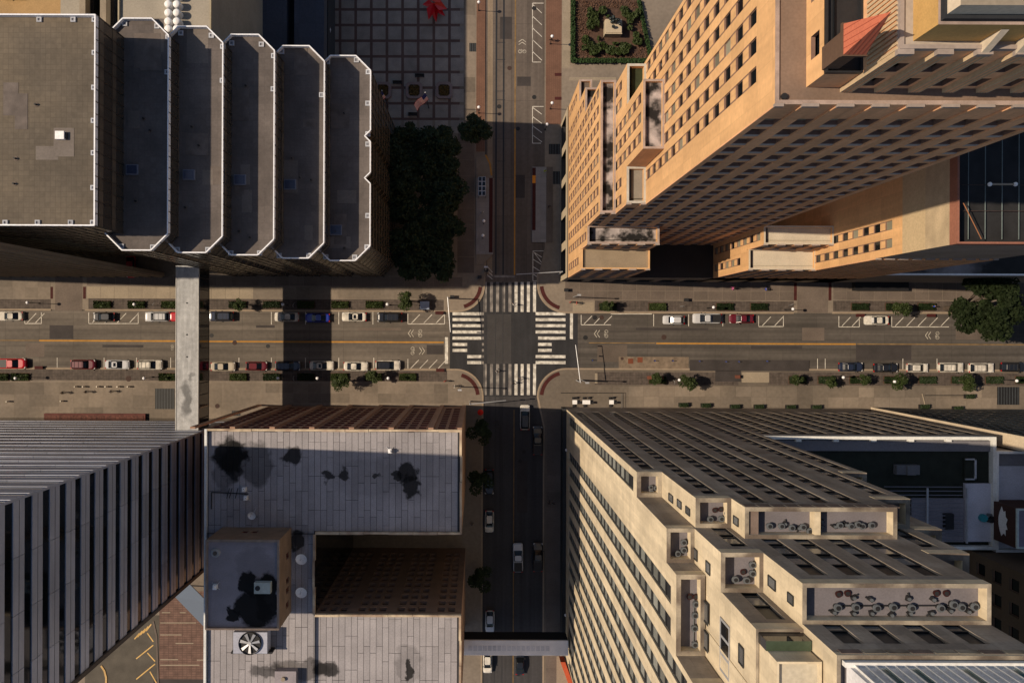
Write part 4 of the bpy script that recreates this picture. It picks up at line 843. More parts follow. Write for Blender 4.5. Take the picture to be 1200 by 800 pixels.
mb = MB(); mb.tube((cx, cy, zf), (cx, cy, zf + .32), .25, silver, n=10); mb.build('hub', ct)
def dish(px, py, label, z, r=.85):
    p = W(px, py, z + 1.2); t = empty('satellite_dish', (p.x, p.y, z), label, 'satellite dish', 'satellite dishes on the plank roof'); mb = MB(); vs_ = []; n = 14
    for j in range(4):
        for i in range(n): a = 2 * math.pi * i / n; rr = r * (j + .01) / 3; vs_.append((p.x + rr * math.cos(a), p.y + rr * math.sin(a), z + 1.0 + .25 * (rr / r) ** 2 + .25 * rr * math.sin(a)))
    mb.add(vs_, [(j * n + i, j * n + (i + 1) % n, (j + 1) * n + (i + 1) % n, (j + 1) * n + i) for j in range(3) for i in range(n)], whitep); mb.build('reflector', t, smooth=True)
    mb = MB(); mb.tube((p.x, p.y, z), (p.x, p.y, z + 1), .06, silver)
    for a in (0, 2.1, 4.2): mb.tube((p.x, p.y, z + .7), (p.x + math.cos(a + 1.2) * .9, p.y + math.sin(a + 1.2) * .9, z), .03, silver)
    mb.build('mount', t); mb = MB(); mb.tube((p.x, p.y + .5, z + 1.2), (p.x, p.y + .05, z + 1.9), .03, silver); mb.ball((p.x, p.y + .05, z + 1.9), .09, silver, 6, 4); mb.build('receiver', t)
dish(353, 655, 'upper of the two white satellite dishes between penthouse and light court', zr5); dish(353, 694, 'lower of the two white satellite dishes between penthouse and light court', zr5)
dish(295, 604, 'grey satellite dish just above the penthouse on the plank roof', zr5, .6)
mb = MB(); p = W(252, 648, kp); mb.tube((p.x, p.y, kp - .3), (p.x, p.y, kp), .7, mat('grey_dome', (.34, .34, .33)), .55, n=16); mb.tube((p.x, p.y, kp), (p.x, p.y, kp + .15), .3, con_d, n=10); mb.build('round_vent', label='round grey vent in the corner of the penthouse roof', cat='vent')
for x, y, z, l in ((252, 687, kp - .3, 'small four-legged aerial mount on the penthouse roof'), (457, 528, zr5, 'white roof vent casting a shadow on the plank roof'), (288, 583, zr5, 'white pipe unit on the left part of the plank roof'), (286, 573, zr5, 'small white pipe end left on the plank roof')):
    p = W(x, y, z + .5); mb = MB(); mb.box(p.x - .25, p.x + .25, p.y - .35, p.y + .3, z, z + .8, whitep); mb.tube((p.x, p.y, z + .8), (p.x, p.y, z + 1.2), .16, whitep, n=8)
    for a in (.8, 2.4, 3.9, 5.5): mb.tube((p.x, p.y, z + .5), (p.x + .75 * math.cos(a), p.y + .75 * math.sin(a), z + .02), .05, silver)
    mb.build('roof_vent', label=l, cat='vent')
mb = MB(); a_, b_ = W(247, 577, kz), W(290, 579, kz); mb.tube((a_.x, a_.y, zr5 + .25), (b_.x, b_.y, zr5 + .25), .08, blackp); mb.tube((a_.x, a_.y, zr5 + .25), (a_.x, a_.y - 2.5, zr5 + .25), .08, blackp)
for x in (268, 271, 278): c_ = W(x, 577, kz); mb.tube((c_.x, c_.y + .6, zr5 + .2), (c_.x - .4, c_.y - .9, zr5 + .2), .05, blackp)
mb.build('roof_pipework', pb)
hb = empty('roof_hut', (*W(335, 795, kz)[:2], zr5), 'grey roof hut with a small round vent at the bottom edge', 'hut'); b_ = RC(322, 786, 347, 812, kz + .8)
mb = MB(); mb.box(*b_, zr5, zr5 + 1.4, proof if False else mat('grey_felt', (.24, .22, .24))); mb.build('box', hb); mb = MB(); p = W(332, 795, kz + 1); mb.tube((p.x, p.y, zr5 + 1.4), (p.x, p.y, zr5 + 1.8), .3, con_l, n=10); mb.build('round_vent', hb)
# ------------------------------------------------------------------ dark glass tower with lobed bays (upper left)
nw = empty('bayed_glass_tower', (-98.6 / S, 63 / S, 0), 'dark glass tower with six stepped roofs edged in white, upper left', 'building')
bronze = glass('bronze_glass', (.05, .042, .034), .22, .5)
bronze_s = mat('bronze_spandrel', (.10, .08, .06), rough=.35, spec=.5, var=.15, scale=.4, streak=(.6, .6, .02, .2))
mull = mat('dark_bronze_mullion', (.05, .042, .036), rough=.45)
wcop = mat('white_coping_metal', (.78, .80, .84), rough=.4, var=.04)
bayroof = mat('purple_brown_roof', (.125, .108, .10), var=.25, scale=.25, extra=grid(.8, .8, .03, .82), col2=(.105, .09, .083), mixs=.08)
bayroof0 = mat('tan_brown_roof', (.145, .118, .085), var=.18, scale=.15, extra=grid(.66, .66, .035, .78), pervar=.0, col2=(.11, .092, .07), mixs=.06)
hatchm = mat('skylight_blue', (.03, .04, .075), rough=.25, spec=.6)
def lobe(G, k, back, front=63.3, w=37.4, ch=13.5, left=True, notch=False):
    xr, xl = -G / S, -(G + w + (13 if left else 0)) / S; c = ch / S; f, b = front / S, back / S
    pts = [(xl, f + c), (xl + c * (1 if left else 0), f), (xr - c, f), (xr, f + c)]
    if notch: pts += [v for c_ in (138.5, 176.5) for v in ((xr, (c_ - 5) / S), (xr - 5 / S, c_ / S), (xr, (c_ + 5) / S))]
    pts += [(xr, b - c), (xr - c, b), (xl + c, b), (xl, b - c)]
    return pts
def lobebuild(G, k, back, front=63.3, w=37.4, roof=bayroof, pts=None, notch=False, zlow=0):
    z = zk(k); pts = pts or lobe(G, k, back, front, w, notch=notch); n = len(pts)
    mb = MB()
    for i in range(n):
        a, b = pts[i], pts[(i + 1) % n]; mb.quad((*a, zlow), (*b, zlow), (*b, z), (*a, z), bronze)
    mb.build('curtain_wall', nw)
    mb = MB(); mb.add([(p[0], p[1], z - .7) for p in pts], [tuple(range(n))], roof); mb.build('roof_deck', nw)
    mb = MB(); sp = MB()         # mullions and spandrel lines
    for i in range(n):
        a, b = Vector(pts[i]), Vector(pts[(i + 1) % n]); L_ = (b - a).length
        u = (b - a) / L_; nn = Vector((u.y, -u.x))
        if nn.x < -.5 or nn.y > .9: continue
        m_ = max(1, round(L_ / 1.5))
        for j in range(m_ + 1):
            p = a + u * (L_ * j / m_); q = p + nn * .09; mb.quad((*(p - u * .04), zlow), (*(q - u * .04), zlow), (*(q - u * .04), z), (*(p - u * .04), z), mull)
            mb.quad((*(q - u * .04), zlow), (*(q + u * .04), zlow), (*(q + u * .04), z), (*(q - u * .04), z), mull); mb.quad((*(q + u * .04), zlow), (*(p + u * .04), zlow), (*(p + u * .04), z), (*(q + u * .04), z), mull)
        zz = zlow + 3.4
        while zz < z - 1:
            e = nn * .03; sp.quad((*(a + e), zz), (*(b + e), zz), (*(b + e), zz + 1.1), (*(a + e), zz + 1.1), bronze_s); zz += 3.6
    mb.build('mullions', nw, kind='stuff'); sp.build('spandrels', nw, kind='stuff')
    mb = MB(); t = .13; P2 = [Vector(p) for p in pts]   # coping ring following the outline
    inner = []
    for i in range(n):
        a, b, c = P2[i - 1], P2[i], P2[(i + 1) % n]; n1 = Vector((-(b - a).y, (b - a).x)).normalized(); n2 = Vector((-(c - b).y, (c - b).x)).normalized(); v = (n1 + n2); v = v / max(v.dot(n1), .3); inner.append(b + v * t)
    for i in range(n):
        a, b, c, d_ = P2[i], P2[(i + 1) % n], inner[(i + 1) % n], inner[i]; e = Vector((b - a)).normalized(); o = Vector((e.y, -e.x)) * .03
        vv = [(*(a + o), z - .7), (*(b + o), z - .7), (*c, z - .7), (*d_, z - .7), (*(a + o), z + .05), (*(b + o), z + .05), (*c, z + .05), (*d_, z + .05)]
        mb.add(vv, [(0, 1, 5, 4), (1, 2, 6, 5), (2, 3, 7, 6), (3, 0, 4, 7), (4, 5, 6, 7)], wcop)
    mb.build('coping', nw)
    return pts, z
def anchors(lst, z):
    for x, y in lst:
        p = W(x, y, z); s_ = 2.9 / (S * H / (H - z)); mb = MB()
        for a in ((-1, 1, -1, -.55), (-1, 1, .55, 1), (-1, -.55, -.55, .55), (.55, 1, -.55, .55)): mb.box(p.x + a[0] * s_, p.x + a[1] * s_, p.y + a[2] * s_, p.y + a[3] * s_, z - .7, z - .5, mat('anchor_pale', (.42, .44, .48)))
        mb.box(p.x - s_ * .55, p.x + s_ * .55, p.y - s_ * .55, p.y + s_ * .55, z - .7, z - .6, mat('anchor_grey', (.2, .2, .22))); mb.build('roof_anchor', nw)
ks = [1.293, 1.335, 1.39, 1.43, 1.47]; Gs = [98.6, 136.1, 172.9, 210.3, 248]
backs = [249.4, 250, 249.5, 249, 248.5]
for i in range(5): lobebuild(Gs[i], ks[i], backs[i], notch=(i == 0))
k0 = 1.578; z0_ = zk(k0); p0 = [(-700 / S, 77.2 / S), (-285.5 / S, 77.2 / S), (-285.5 / S, 234 / S), (-700 / S, 234 / S)]
lobebuild(285.5, k0, 234, pts=p0, roof=bayroof0, zlow=17)
mb = MB(); shell(mb, GB(-700, -285.6, -100, -230), 0, 17.1, bronze, 'SEN'); mb.build('lobby_wall', nw)
anchors([(43, 21), (83, 21), (108, 21), (108, 60), (107.5, 101), (107, 140), (107, 178), (106.5, 219), (41, 260), (80, 260), (106, 260), (3, 260)], z0_)
anchors([(144, 26), (182, 29), (195, 42), (194, 83), (140, 288), (177, 289)], zk(1.47)); anchors([(210, 37), (246, 40), (259.5, 53), (259, 93), (206, 292), (242, 292)], zk(1.43))
anchors([(270, 49), (305, 50.5), (319.5, 64), (319, 103), (269, 296), (303, 296)], zk(1.39)); anchors([(329, 59), (376, 110), (326, 299), (361, 299)], zk(1.335))
anchors([(383, 71), (417, 69), (431, 83), (430.5, 120), (430.5, 156), (430.5, 168), (430.5, 252), (429.5, 289), (381, 300.5), (415, 301)], zk(1.293))
for x, y, k in ((153, 198, 1.47), (220, 204, 1.43), (280, 210, 1.39), (339, 215.5, 1.335), (393, 269, 1.293)):
    z = zk(k); mb = MB(); b_ = RC(x - 7, y - 6, x + 7, y + 6, z); mb.box(*b_, z - .7, z - .35, mat('hatch_frame', (.16, .17, .21))); mb.box(*inset(b_, .12), z - .35, z - .3, hatchm); mb.build('roof_skylight', nw)
mb = MB(); q = W(69, 158, z0_); mb.box(q.x - .55, q.x + .55, q.y - .5, q.y + .5, z0_ - .7, z0_ - .1, whitep); mb.box(q.x + .56, q.x + .75, q.y - .4, q.y + .4, z0_ - .7, z0_ - .3, blackp); mb.build('white_hatch', nw)
rr_ = random.Random(12)      # drains, vents and repair patches on the six roofs
for k_, x0_, x1_, y0_, y1_ in ((k0, 8, 100, 30, 255), (1.47, 150, 190, 35, 280), (1.43, 214, 254, 45, 285), (1.39, 272, 312, 55, 288), (1.335, 332, 370, 65, 292), (1.293, 388, 422, 80, 295)):
    z = zk(k_)
    for i in range(4):
        p = W(rr_.uniform(x0_, x1_), rr_.uniform(y0_, y1_), z); mb = MB(); w_, h_ = rr_.uniform(.6, 1.8), rr_.uniform(.6, 2.4); mb.box(p.x - w_, p.x + w_, p.y - h_, p.y + h_, z - .7, z - .69 + .012 * i, mat('roof_repair', (.12, .10, .088), var=.3, scale=.8) if i % 2 else mat('roof_repair_pale', (.145, .125, .11), var=.2)); mb.build('roof_patch', nw)
    for i in range(3):
        p = W(rr_.uniform(x0_, x1_), rr_.uniform(y0_, y1_), z); mb = MB(); mb.tube((p.x, p.y, z - .7), (p.x, p.y, z - .3), .12, iron_d, n=8); mb.tube((p.x, p.y, z - .7), (p.x, p.y, z - .66), .3, con_d, n=10); mb.build('roof_drain', nw)
# atrium glazing and screen wall in front
fr = mat('atrium_frame', (.05, .06, .06), rough=.5); ag = glass('atrium_glass', (.07, .10, .10), .2, .7)
mb = MB(); mf = MB(); y = -77.2 / S; y = 77.2 / S - .05
for i in range(13):
    x0_ = -(358 + i * 12.5) / S
    for j in range(7):
        kk_ = 1.18 + i * .012 + j * .028; a, b = zk(kk_), zk(kk_ + .026)
        if kk_ > 1.47: continue
        pn = MB(); pn.quad((x0_ - 12 / S, y, a), (x0_, y, a), (x0_, y, b), (x0_ - 12 / S, y, b), ag); pn.build('atrium_pane', nw)
scr = empty('screen_wall', (-368 / S, 63.3 / S, 0), 'tall thin ribbed screen wall beside the red car, left edge above the street', 'wall')
s_ = GB(-700, -368, -62.6, -67); mb = MB(); shell(mb, s_, 0, zk(1.65), mat('ribbed_bronze_stone', (.24, .195, .15), var=.15, streak=(1.4, 1.4, .02, .25), rough=.5), 'NESW', bronze_s); mb.build('wall', scr)
for i in range(22): x = -368 / S - .4 - i * 2.3; mb = MB(); mb.box(x - .35, x, s_[2] - .25, s_[2], 0, zk(1.65), mat('stone_fin', (.28, .23, .175), var=.15)); mb.build('fin', scr)

# ------------------------------------------------------------------ banded glass tower (lower left)
gt = empty('banded_glass_tower', (-280 / S, -103 / S, 0), 'tall tower banded in grey metal and black glass, lower left', 'building')
r = GB(-720, -280, 103, 242.5); zt = zk(2.35); mb = MB(); gb = glass('black_band_glass', (.004, .005, .006), .06, .3)
shell(mb, r, 0, zt, gb, 'NESW', greyroof); mb.build('glass_wall', gt)
alu = mat('grey_metal_panel', (.36, .385, .46), rough=.36, metal=.2, var=.1, spec=.5, pervar=.12, fine=.05, streak=(.3, .3, 2, .08))
panN = MB(); fl = 3.52; ph2 = 2.05; pwid = 6.6
mbp = MB(); mbp.box(-.5, .5, -.12, 0, 0, 1, alu); 
mbp.box(-.5, .5, -.135, -.12, .46, .49, dkfr, bottom=False); pme = mbp.mesh('spandrel_panel')
pp = []
nE = 4; LE = (r[3] - r[2]) / nE
for f in range(24):
    z = 5.5 + f * fl
    for i in range(nE): pp.append(((r[1], r[2] + (i + .5) * LE, z), R(90), (LE - .05, 1, ph2)))
    for i in range(11): pp.append(((r[1] - (i + .5) * pwid, r[3], z), R(180), (pwid - .05, 1, ph2)))
pieces(gt, 'spandrel_panel', pme, pp)
mb = MB(); mb.box(r[1] - .05, r[1] + .16, r[3] - .1, r[3] + .15, 0, zt, alu); mb.box(r[1] - .05, r[1] + .3, r[2] - .5, r[2] + .05, 0, zt, mat('bronze_corner', (.10, .08, .065))); mb.build('corner_trim', gt)
mb = MB(); b_ = RC(54, 484, 172, 492); mb.box(*b_, .13, .75, mat('maroon_planter_stone', (.10, .035, .03), var=.3, scale=.8), bottom=False); mb.box(*inset(b_, .3), .75, .8, mat('red_flowers', (.10, .04, .03), var=.6, scale=3), bottom=False)
mb.build('planter', label='long maroon stone planter at the foot of the banded tower', cat='planter')

# ------------------------------------------------------------------ footbridges
fb = empty('footbridge', (W(219, 400).x, W(219, 400).y, 0), 'enclosed footbridge with a scuffed grey roof crossing the wide street at left', 'footbridge')
zt_, zb_ = 20.1, 14.2; xl, xr_ = -355 / S * (1 - zt_ / H), -328.3 / S * (1 - zt_ / H); ya_, yb_ = -103 / S, 66 / S
scuff = mat('scuffed_grey_roof', (.36, .37, .38), var=.18, scale=1.2, fine=.3, streak=(1.5, .15, 0, .2), extra=stains([((xl + xr_) / 2 - .1, W(219, 468, 20).y, .9, 3.2, .75), ((xl + xr_) / 2 + .6, W(219, 440, 20).y, .3, .8, .5)], dark=.25))
mb = MB(); mb.box(xl, xr_, ya_, yb_, zt_ - .5, zt_, scuff); mb.build('roof', fb)
mb = MB(); mb.box(xl + .1, xr_ - .1, ya_, yb_, zb_, zb_ + .7, mat('dark_bridge_soffit', (.05, .05, .05))); mb.build('floor', fb)
n = 14
for sx, x in ((1, xr_), (-1, xl)):
    for i in range(n):
        a = ya_ + (yb_ - ya_) * i / n; b = ya_ + (yb_ - ya_) * (i + 1) / n; mb = MB(); mb.box(min(x, x - sx * .12) , max(x, x - sx * .12), a + .06, b - .06, zb_ + .7, zt_ - .5, darkg); mb.build('glass_panel', fb)
        mb = MB(); mb.box(x - .1, x + .1, a - .06, a + .06, zb_ + .7, zt_ - .5, blackp); mb.build('post', fb)
for xx in (xl - .02, xr_ - .13): mb = MB(); mb.box(xx, xx + .15, ya_, yb_, zt_, zt_ + .07, mat('grey_edge', (.42, .42, .41), var=.2, scale=2)); mb.build('roof_edge', fb)
for y in (392, 355, 418): mb = MB(); p = W(219, y, zt_); mb.tube((p.x, p.y, zt_), (p.x, p.y, zt_ + .1), .13, blackp, n=8); mb.build('drain', fb)
f3 = empty('footbridge', (W(600, 759).x, W(600, 759).y, 0), 'pale footbridge spanning the dark street at the bottom', 'footbridge')
zt2, zb2 = 12.5, 8; a = RC(545, 750, 652, 767.5, zt2); mb = MB(); roofp = mat('pale_bridge_roof', (.80, .74, .70), var=.1, scale=.6)
mb.box(-14.6 / S, 98 / S, a[2], a[3], zt2 - .4, zt2, roofp); mb.build('roof', f3); mb = MB(); mb.box(-14.6 / S, 98 / S, a[2] + .1, a[3] - .1, zb2, zt2 - .4, mat('black_bridge_side', (.015, .015, .018))); mb.build('body', f3)
b_ = RC(549, 756, 645, 762, zt2)
for i in range(17): x = b_[0] + i * (b_[1] - b_[0]) / 17; mb = MB(); mb.box(x, x + .7, b_[2], b_[3], zt2, zt2 + .03, mat('pale_grey_tile', (.62, .58, .57))); mb.build('roof_tile', f3)

# ------------------------------------------------------------------ low roofs at the top left
lw = empty('tank_roof_building', (-262 / S, 320 / S, 0), 'flat pale roof with rows of white tanks, top left', 'building')
kl = 1.32; zl = zk(kl); palr = mat('pale_grey_roof', (.30, .27, .22), var=.12, scale=.3)
a = RC(140, -200, 247, 45, zl); lr = (a[0], -238 / S, 251 / S, a[3] + 0)
mb = MB(); shell(mb, lr, 0, zl, palr, 'NESW', palr); mb.build('wall', lw); parapet(lw, lr, zl + .4, mat('beige_roof_edge', (.34, .29, .2)), .2, .4)
for i, (x, y) in enumerate([(197, 5), (207, 5), (197, 15), (207, 15), (197, 25), (207, 25), (197, 34), (207, 34), (197, -6), (207, -6)]):
    p = W(x, y, zl + 1.2); mb = MB(); mb.tube((p.x, p.y, zl), (p.x, p.y, zl + 1.2), .58, whitep, n=12, caps=False); mb.ball((p.x, p.y, zl + 1.2), .58, whitep, 12, 6, .5)
    mb.build('roof_tank', label=('white tank, ' + ORD[int((y + 6) // 10) if y > -6 else 0] + ' from the top in the ' + ('left' if x == 197 else 'right') + ' column on the pale top-left roof'), cat='tank', group='white tanks on the pale top-left roof', smooth=True)
for i, (x, w_) in enumerate(((80, 5), (105, 6), (131, 7), (160, 5))):
    p = W(x, 10, zl + .3); mb = MB(); mb.box(p.x - .4, p.x + .5, p.y - 4, p.y + 14, zl * .3, zl * .9, whitep if x == 131 else con_l); mb.box(p.x + .55, p.x + 1.1, p.y - 4, p.y + 14, zl * .3, zl * .86, darkg); mb.build('roof_fin', lw)
mb = MB(); shell(mb, (W(78, 0, 20).x, lr[0] - .1, 250 / S, a[3]), 0, 22, palr, 'ESWN', palr); mb.build('lower_wing', lw)
mb = MB(); a2 = (W(-60, 0, 8).x, W(78, 0, 20).x - .2, 234 / S + 1, a[3]); mb.box(*a2, 6, 8, mat('ochre_parking_deck', (.34, .22, .10), var=.15, scale=.3)); mb.build('parking_deck', lw)
dk = empty('slatted_dark_building', (-261 / S, 300 / S, 0), 'dark blue roof of four long slabs behind the bayed tower, top', 'building')
navy = mat('shade_navy_slab_roof', (.06, .07, .095), var=.12, scale=.2, extra=grid(3, 8, .04, .85)); zd = zk(1.07)  # the shade over these slabs is put into their dark blue
mb = MB(); r = (-237.5 / S, W(381, 0, zd).x, 251 / S, 480 / S); shell(mb, r, 0, zd - 3, mat('navy_wall', (.03, .035, .045)), 'NESW', mat('black_slot', (.012, .013, .016))); mb.build('wall', dk)
for x0_, x1_ in ((256, 291), (301, 336), (345, 380)): mb = MB(); b_ = RC(x0_, -120, x1_, 70, zd); mb.box(b_[0], b_[1], 252 / S, 478 / S, zd - 3, zd, navy); mb.build('roof_slab', dk)
ta = MB(); p = W(387, 47); ta.tube((p.x, p.y, .13), (p.x, p.y, 5), .2, silver); ta.ball((p.x, p.y, 5.2), 1.1, mat('frosted_globe', (.4, .42, .48), rough=.4), 12, 6, .6); ta.build('globe_light', label='large frosted globe on a stand beside the dark blue building', cat='lamp', smooth=True)

# ------------------------------------------------------------------ plaza with square pavers
pz = MB(); a = RC(381, -60, 539, 141); pz.box(*a, .1, .14, mat('dark_brown_banding', (.10, .062, .052), var=.15, scale=.5), bottom=False); plaza = pz.build('plaza', kind='structure')
pav = mat('grey_granite_paver', (.24, .21, .18), var=.2, scale=.5, fine=.2, pervar=.14)
mb = MB(); mb.box(-1.26, 1.26, -1.26, 1.26, 0, .02, pav, bottom=False); me = mb.mesh('paver'); pl = []
for i in range(9):
    for j in range(11): p = W(389.5 + i * 18.3, -34 + j * 18.3, 0); pl.append(((p.x, p.y, .14), 0, (1, 1, 1)))
pieces(plaza, 'paver', me, pl)
def hedge_mesh(name, lx, ly, h, m, n=420, seed=1, core=True):
    r_ = random.Random(seed); mb = MB()
    if core: mb.box(-lx / 2 + .1, lx / 2 - .1, -ly / 2 + .1, ly / 2 - .1, 0, h * .8, m)
    for i in range(n):
        p = Vector((r_.uniform(-lx / 2, lx / 2), r_.uniform(-ly / 2, ly / 2), r_.uniform(h * .5, h * 1.05))); s_ = r_.uniform(.09, .2)
        a = Vector((r_.uniform(-1, 1), r_.uniform(-1, 1), r_.uniform(-.6, .6))).normalized() * s_; b = a.orthogonal().normalized() * s_ * .7
        mb.quad(p - a, p - b, p + a, p + b, m)
    return mb.mesh(name)
flow = mat('autumn_flowers', (.09, .055, .015), var=.7, scale=4)
for x, l in ((449, 'left of the three octagonal stone planters on the plaza'), (485.5, 'middle of the three octagonal stone planters on the plaza'), (520.5, 'right of the three octagonal stone planters on the plaza')):
    p = W(x, 107); t = empty('stone_planter', (p.x, p.y, .14), l, 'planter', 'octagonal planters on the plaza'); q = 1.62; c = .55; o = [(q - c, -q), (q, -q + c), (q, q - c), (q - c, q), (-q + c, q), (-q, q - c), (-q, -q + c), (-q + c, -q)]; inn = [(a_ * .68, b_ * .68) for a_, b_ in o]
    mb = MB(); n = 8; mb.add([(*v, z) for z in (0, .55) for v in o] + [(*v, .55) for v in inn] + [(*v, .3) for v in inn], [(i, (i + 1) % n, n + (i + 1) % n, n + i) for i in range(n)] + [(n + i, n + (i + 1) % n, 2 * n + (i + 1) % n, 2 * n + i) for i in range(n)] + [(2 * n + i, 2 * n + (i + 1) % n, 3 * n + (i + 1) % n, 3 * n + i) for i in range(n)], mat('pinkish_stone_rim', (.20, .15, .14))); mb.build('rim', t, local=True)
    inst('flowers', hedge_mesh('flowers', 2.0, 2.0, .5, flow, 260, int(x)), t, (0, 0, 0))
# abstract red steel sculpture
sc = empty('red_sculpture', (W(508, 6).x, W(508, 6).y, .14), 'angular bright red steel sculpture on the plaza', 'sculpture'); redp = mat('red_lacquer', (.55, .008, .015), rough=.35, spec=.5, var=.05)
c0 = W(508, 6, 2)
for i, (dx, dy, z0s, z1s, w) in enumerate(((-2.2, .3, 1.4, 2.6, .8), (-1.0, -2.6, 1.2, 3.2, .9), (.5, -2.9, .8, 2.2, .7), (2.6, -.4, 1.0, 2.8, .9), (1.5, 1.6, 1.8, 3.6, .9), (-.9, 1.5, 2.0, 4.0, .8), (2.2, -1.6, .5, 1.6, .6))):
    e = Vector((c0.x + dx, c0.y + dy, z0s)); b = Vector((c0.x, c0.y, z1s)); u = (e - b).normalized(); s__ = Vector((-u.y, u.x, 0)).normalized() * w; mid = b.lerp(e, .45); mb = MB()
    mb.add([b, mid + s__ + Vector((0, 0, .7)), e, mid - s__ + Vector((0, 0, .2)), mid - Vector((0, 0, .9))], [(0, 1, 2), (0, 2, 3), (0, 3, 4), (0, 4, 1), (1, 4, 2), (3, 2, 4)], redp); mb.build('plate', sc)
mb = MB()
for a_ in (0, 2.1, 4.2): mb.tube((c0.x + math.cos(a_) * .9, c0.y + math.sin(a_) * .9, .14), (c0.x, c0.y, 2.6), .15, redp)
mb.build('legs', sc)
# flagpoles
def flag(px, py, ht, label, wid=3.0):
    p = W(px, py); t = empty('flagpole', (p.x, p.y, .14), label, 'flagpole', 'flagpoles on the plaza'); mb = MB(); mb.tube((p.x, p.y, .14), (p.x, p.y, ht), .09, blackp, .05, n=8); mb.build('pole', t); mb = MB(); mb.ball((p.x, p.y, ht + .08), .13, silver, 8, 5); mb.build('finial', t)
    rr, ww = mat('flag_red', (.55, .06, .06), rough=.8, var=.03), mat('flag_white', (.75, .72, .70), rough=.8, var=.03); mb = MB(); dirv = Vector((-.72, -.62, -.25)).normalized(); dn = Vector((.25, -.35, -.9)).normalized(); n = 6
    def Q(u, v): return Vector((p.x, p.y, ht - .1)) + dirv * u * wid + dn * v * 1.9 + Vector((.14, -.16, 0)) * math.sin(u * 7) * u
    for i in range(n):
        for j in range(13):
            bl_ = i < 2 and j < 7
            mb.quad(Q(i / n, j / 13), Q((i + 1) / n, j / 13), Q((i + 1) / n, (j + 1) / 13), Q(i / n, (j + 1) / 13), mat('flag_blue', (.03, .04, .16)) if bl_ else (rr if j % 2 == 0 else ww))
    mb.build('flag', t)
flag(502.5, 127, 10.5, 'black flagpole flying a red and white striped flag between the stone planters'); flag(455, 125, 10.5, 'flagpole with a striped flag close to the glass tower')
for i, (x, y, rz_) in enumerate(((492, 90, 0), (466, 98, 0), (484, 135, 0), (448, 135, 0))):
    p = W(x, y); t = empty('bench', (p.x, p.y, .15), ['dark bench above the middle stone planter', 'bench between the left and middle stone planters', 'bench below the middle stone planter', 'bench below the left stone planter'][i], 'bench', 'benches on the plaza', rz_); mb = MB(); mb.box(-.9, .9, -.25, .25, .4, .47, iron_d); mb.build('seat', t, local=True); mb = MB(); mb.box(-.9, .9, .22, .28, .5, .85, iron_d); mb.build('backrest', t, local=True)
    for s__ in (-.8, .8): mb = MB(); mb.box(s__ - .05, s__ + .05, -.22, .22, 0, .4, iron_d); mb.build('leg', t, local=True)

# ------------------------------------------------------------------ garden with the statue (top)
gd = MB(); poly = PX([(668.5, 0), (668.5, 74), (766, 73.5), (751, 2), (700, -4)]); gd.prism(poly, .1, .3, soil); gd.build('garden_bed', kind='structure')
leafA = mat('leaf_green', (.028, .042, .011), rough=.6, var=.45, scale=.9, fine=.3, spec=.2)
leafB = mat('dark_leaf', (.016, .028, .010), rough=.6, var=.45, scale=.9, fine=.3, spec=.2)
gold = mat('dry_groundcover', (.10, .055, .035), var=.5, scale=2)
r_ = random.Random(5)
def scatter(name, test, n, zr_, size, m, label, cat='shrub', box=(668, 0, 768, 75), base=.3):
    mb = MB(); c = 0
    while c < n:
        x, y = r_.uniform(box[0], box[2]), r_.uniform(box[1], box[3])
        if not test(x, y): continue
        z = base + r_.uniform(0, zr_); p = W(x, y, z); p.z = z; s_ = r_.uniform(.6, 1.2) * size; a = Vector((r_.uniform(-1, 1), r_.uniform(-1, 1), r_.uniform(-.5, .5))).normalized() * s_; b = a.orthogonal().normalized() * s_ * .7; mb.quad(p - a, p - b, p + a, p + b, m); c += 1
    return mb.build(name, label=label, cat=cat, kind='stuff')
def right(y): return 751.5 + y * .2
inb = lambda x, y: 669 < x < right(y) - .5 and 0 < y < 73.5
scatter('hedge_border', lambda x, y: inb(x, y) and (x < 674 or y > 68.5 or x > right(y) - 5), 3600, 1.0, .2, mat('dark_hedge_leaf', (.02, .045, .012), var=.4, scale=1.5), 'clipped dark green hedge bordering the statue garden', 'hedge')
ring = lambda x, y: inb(x, y) and 682 < x < 752 and 8 < y < 64 and not (702 < x < 735 and 20 < y < 50)
CLP = [(r_.uniform(684, 750), r_.uniform(9, 63), r_.uniform(2.5, 5)) for _ in range(62)]
scatter('garden_shrubs', lambda x, y: ring(x, y) and any((x - a) ** 2 + (y - b) ** 2 < c * c for a, b, c in CLP), 4600, 1.5, .26, leafA, 'bushy green shrubs ringing the statue')
scatter('ground_cover', lambda x, y: inb(x, y) and not (690 < x < 748 and 10 < y < 62), 2600, .25, .16, gold, 'reddish dry ground cover between hedge and shrubs', 'ground cover')
st = empty('statue', (*W(718, 32)[:2], .3), 'dark bronze statue on a pale stone pedestal in the hedged garden', 'statue')
mb = MB(); b_ = RC(709, 23, 729, 40, 2.2); mb.box(b_[0], b_[1], b_[2], b_[3], .3, 2.2, beige); mb.box(b_[0] + .15, b_[1] - .1, b_[2] + .2, b_[3], 2.2, 2.35, beige); mb.build('pedestal', st)
bz = mat('green_bronze', (.035, .045, .045), rough=.4, metal=.5, var=.4, scale=3)

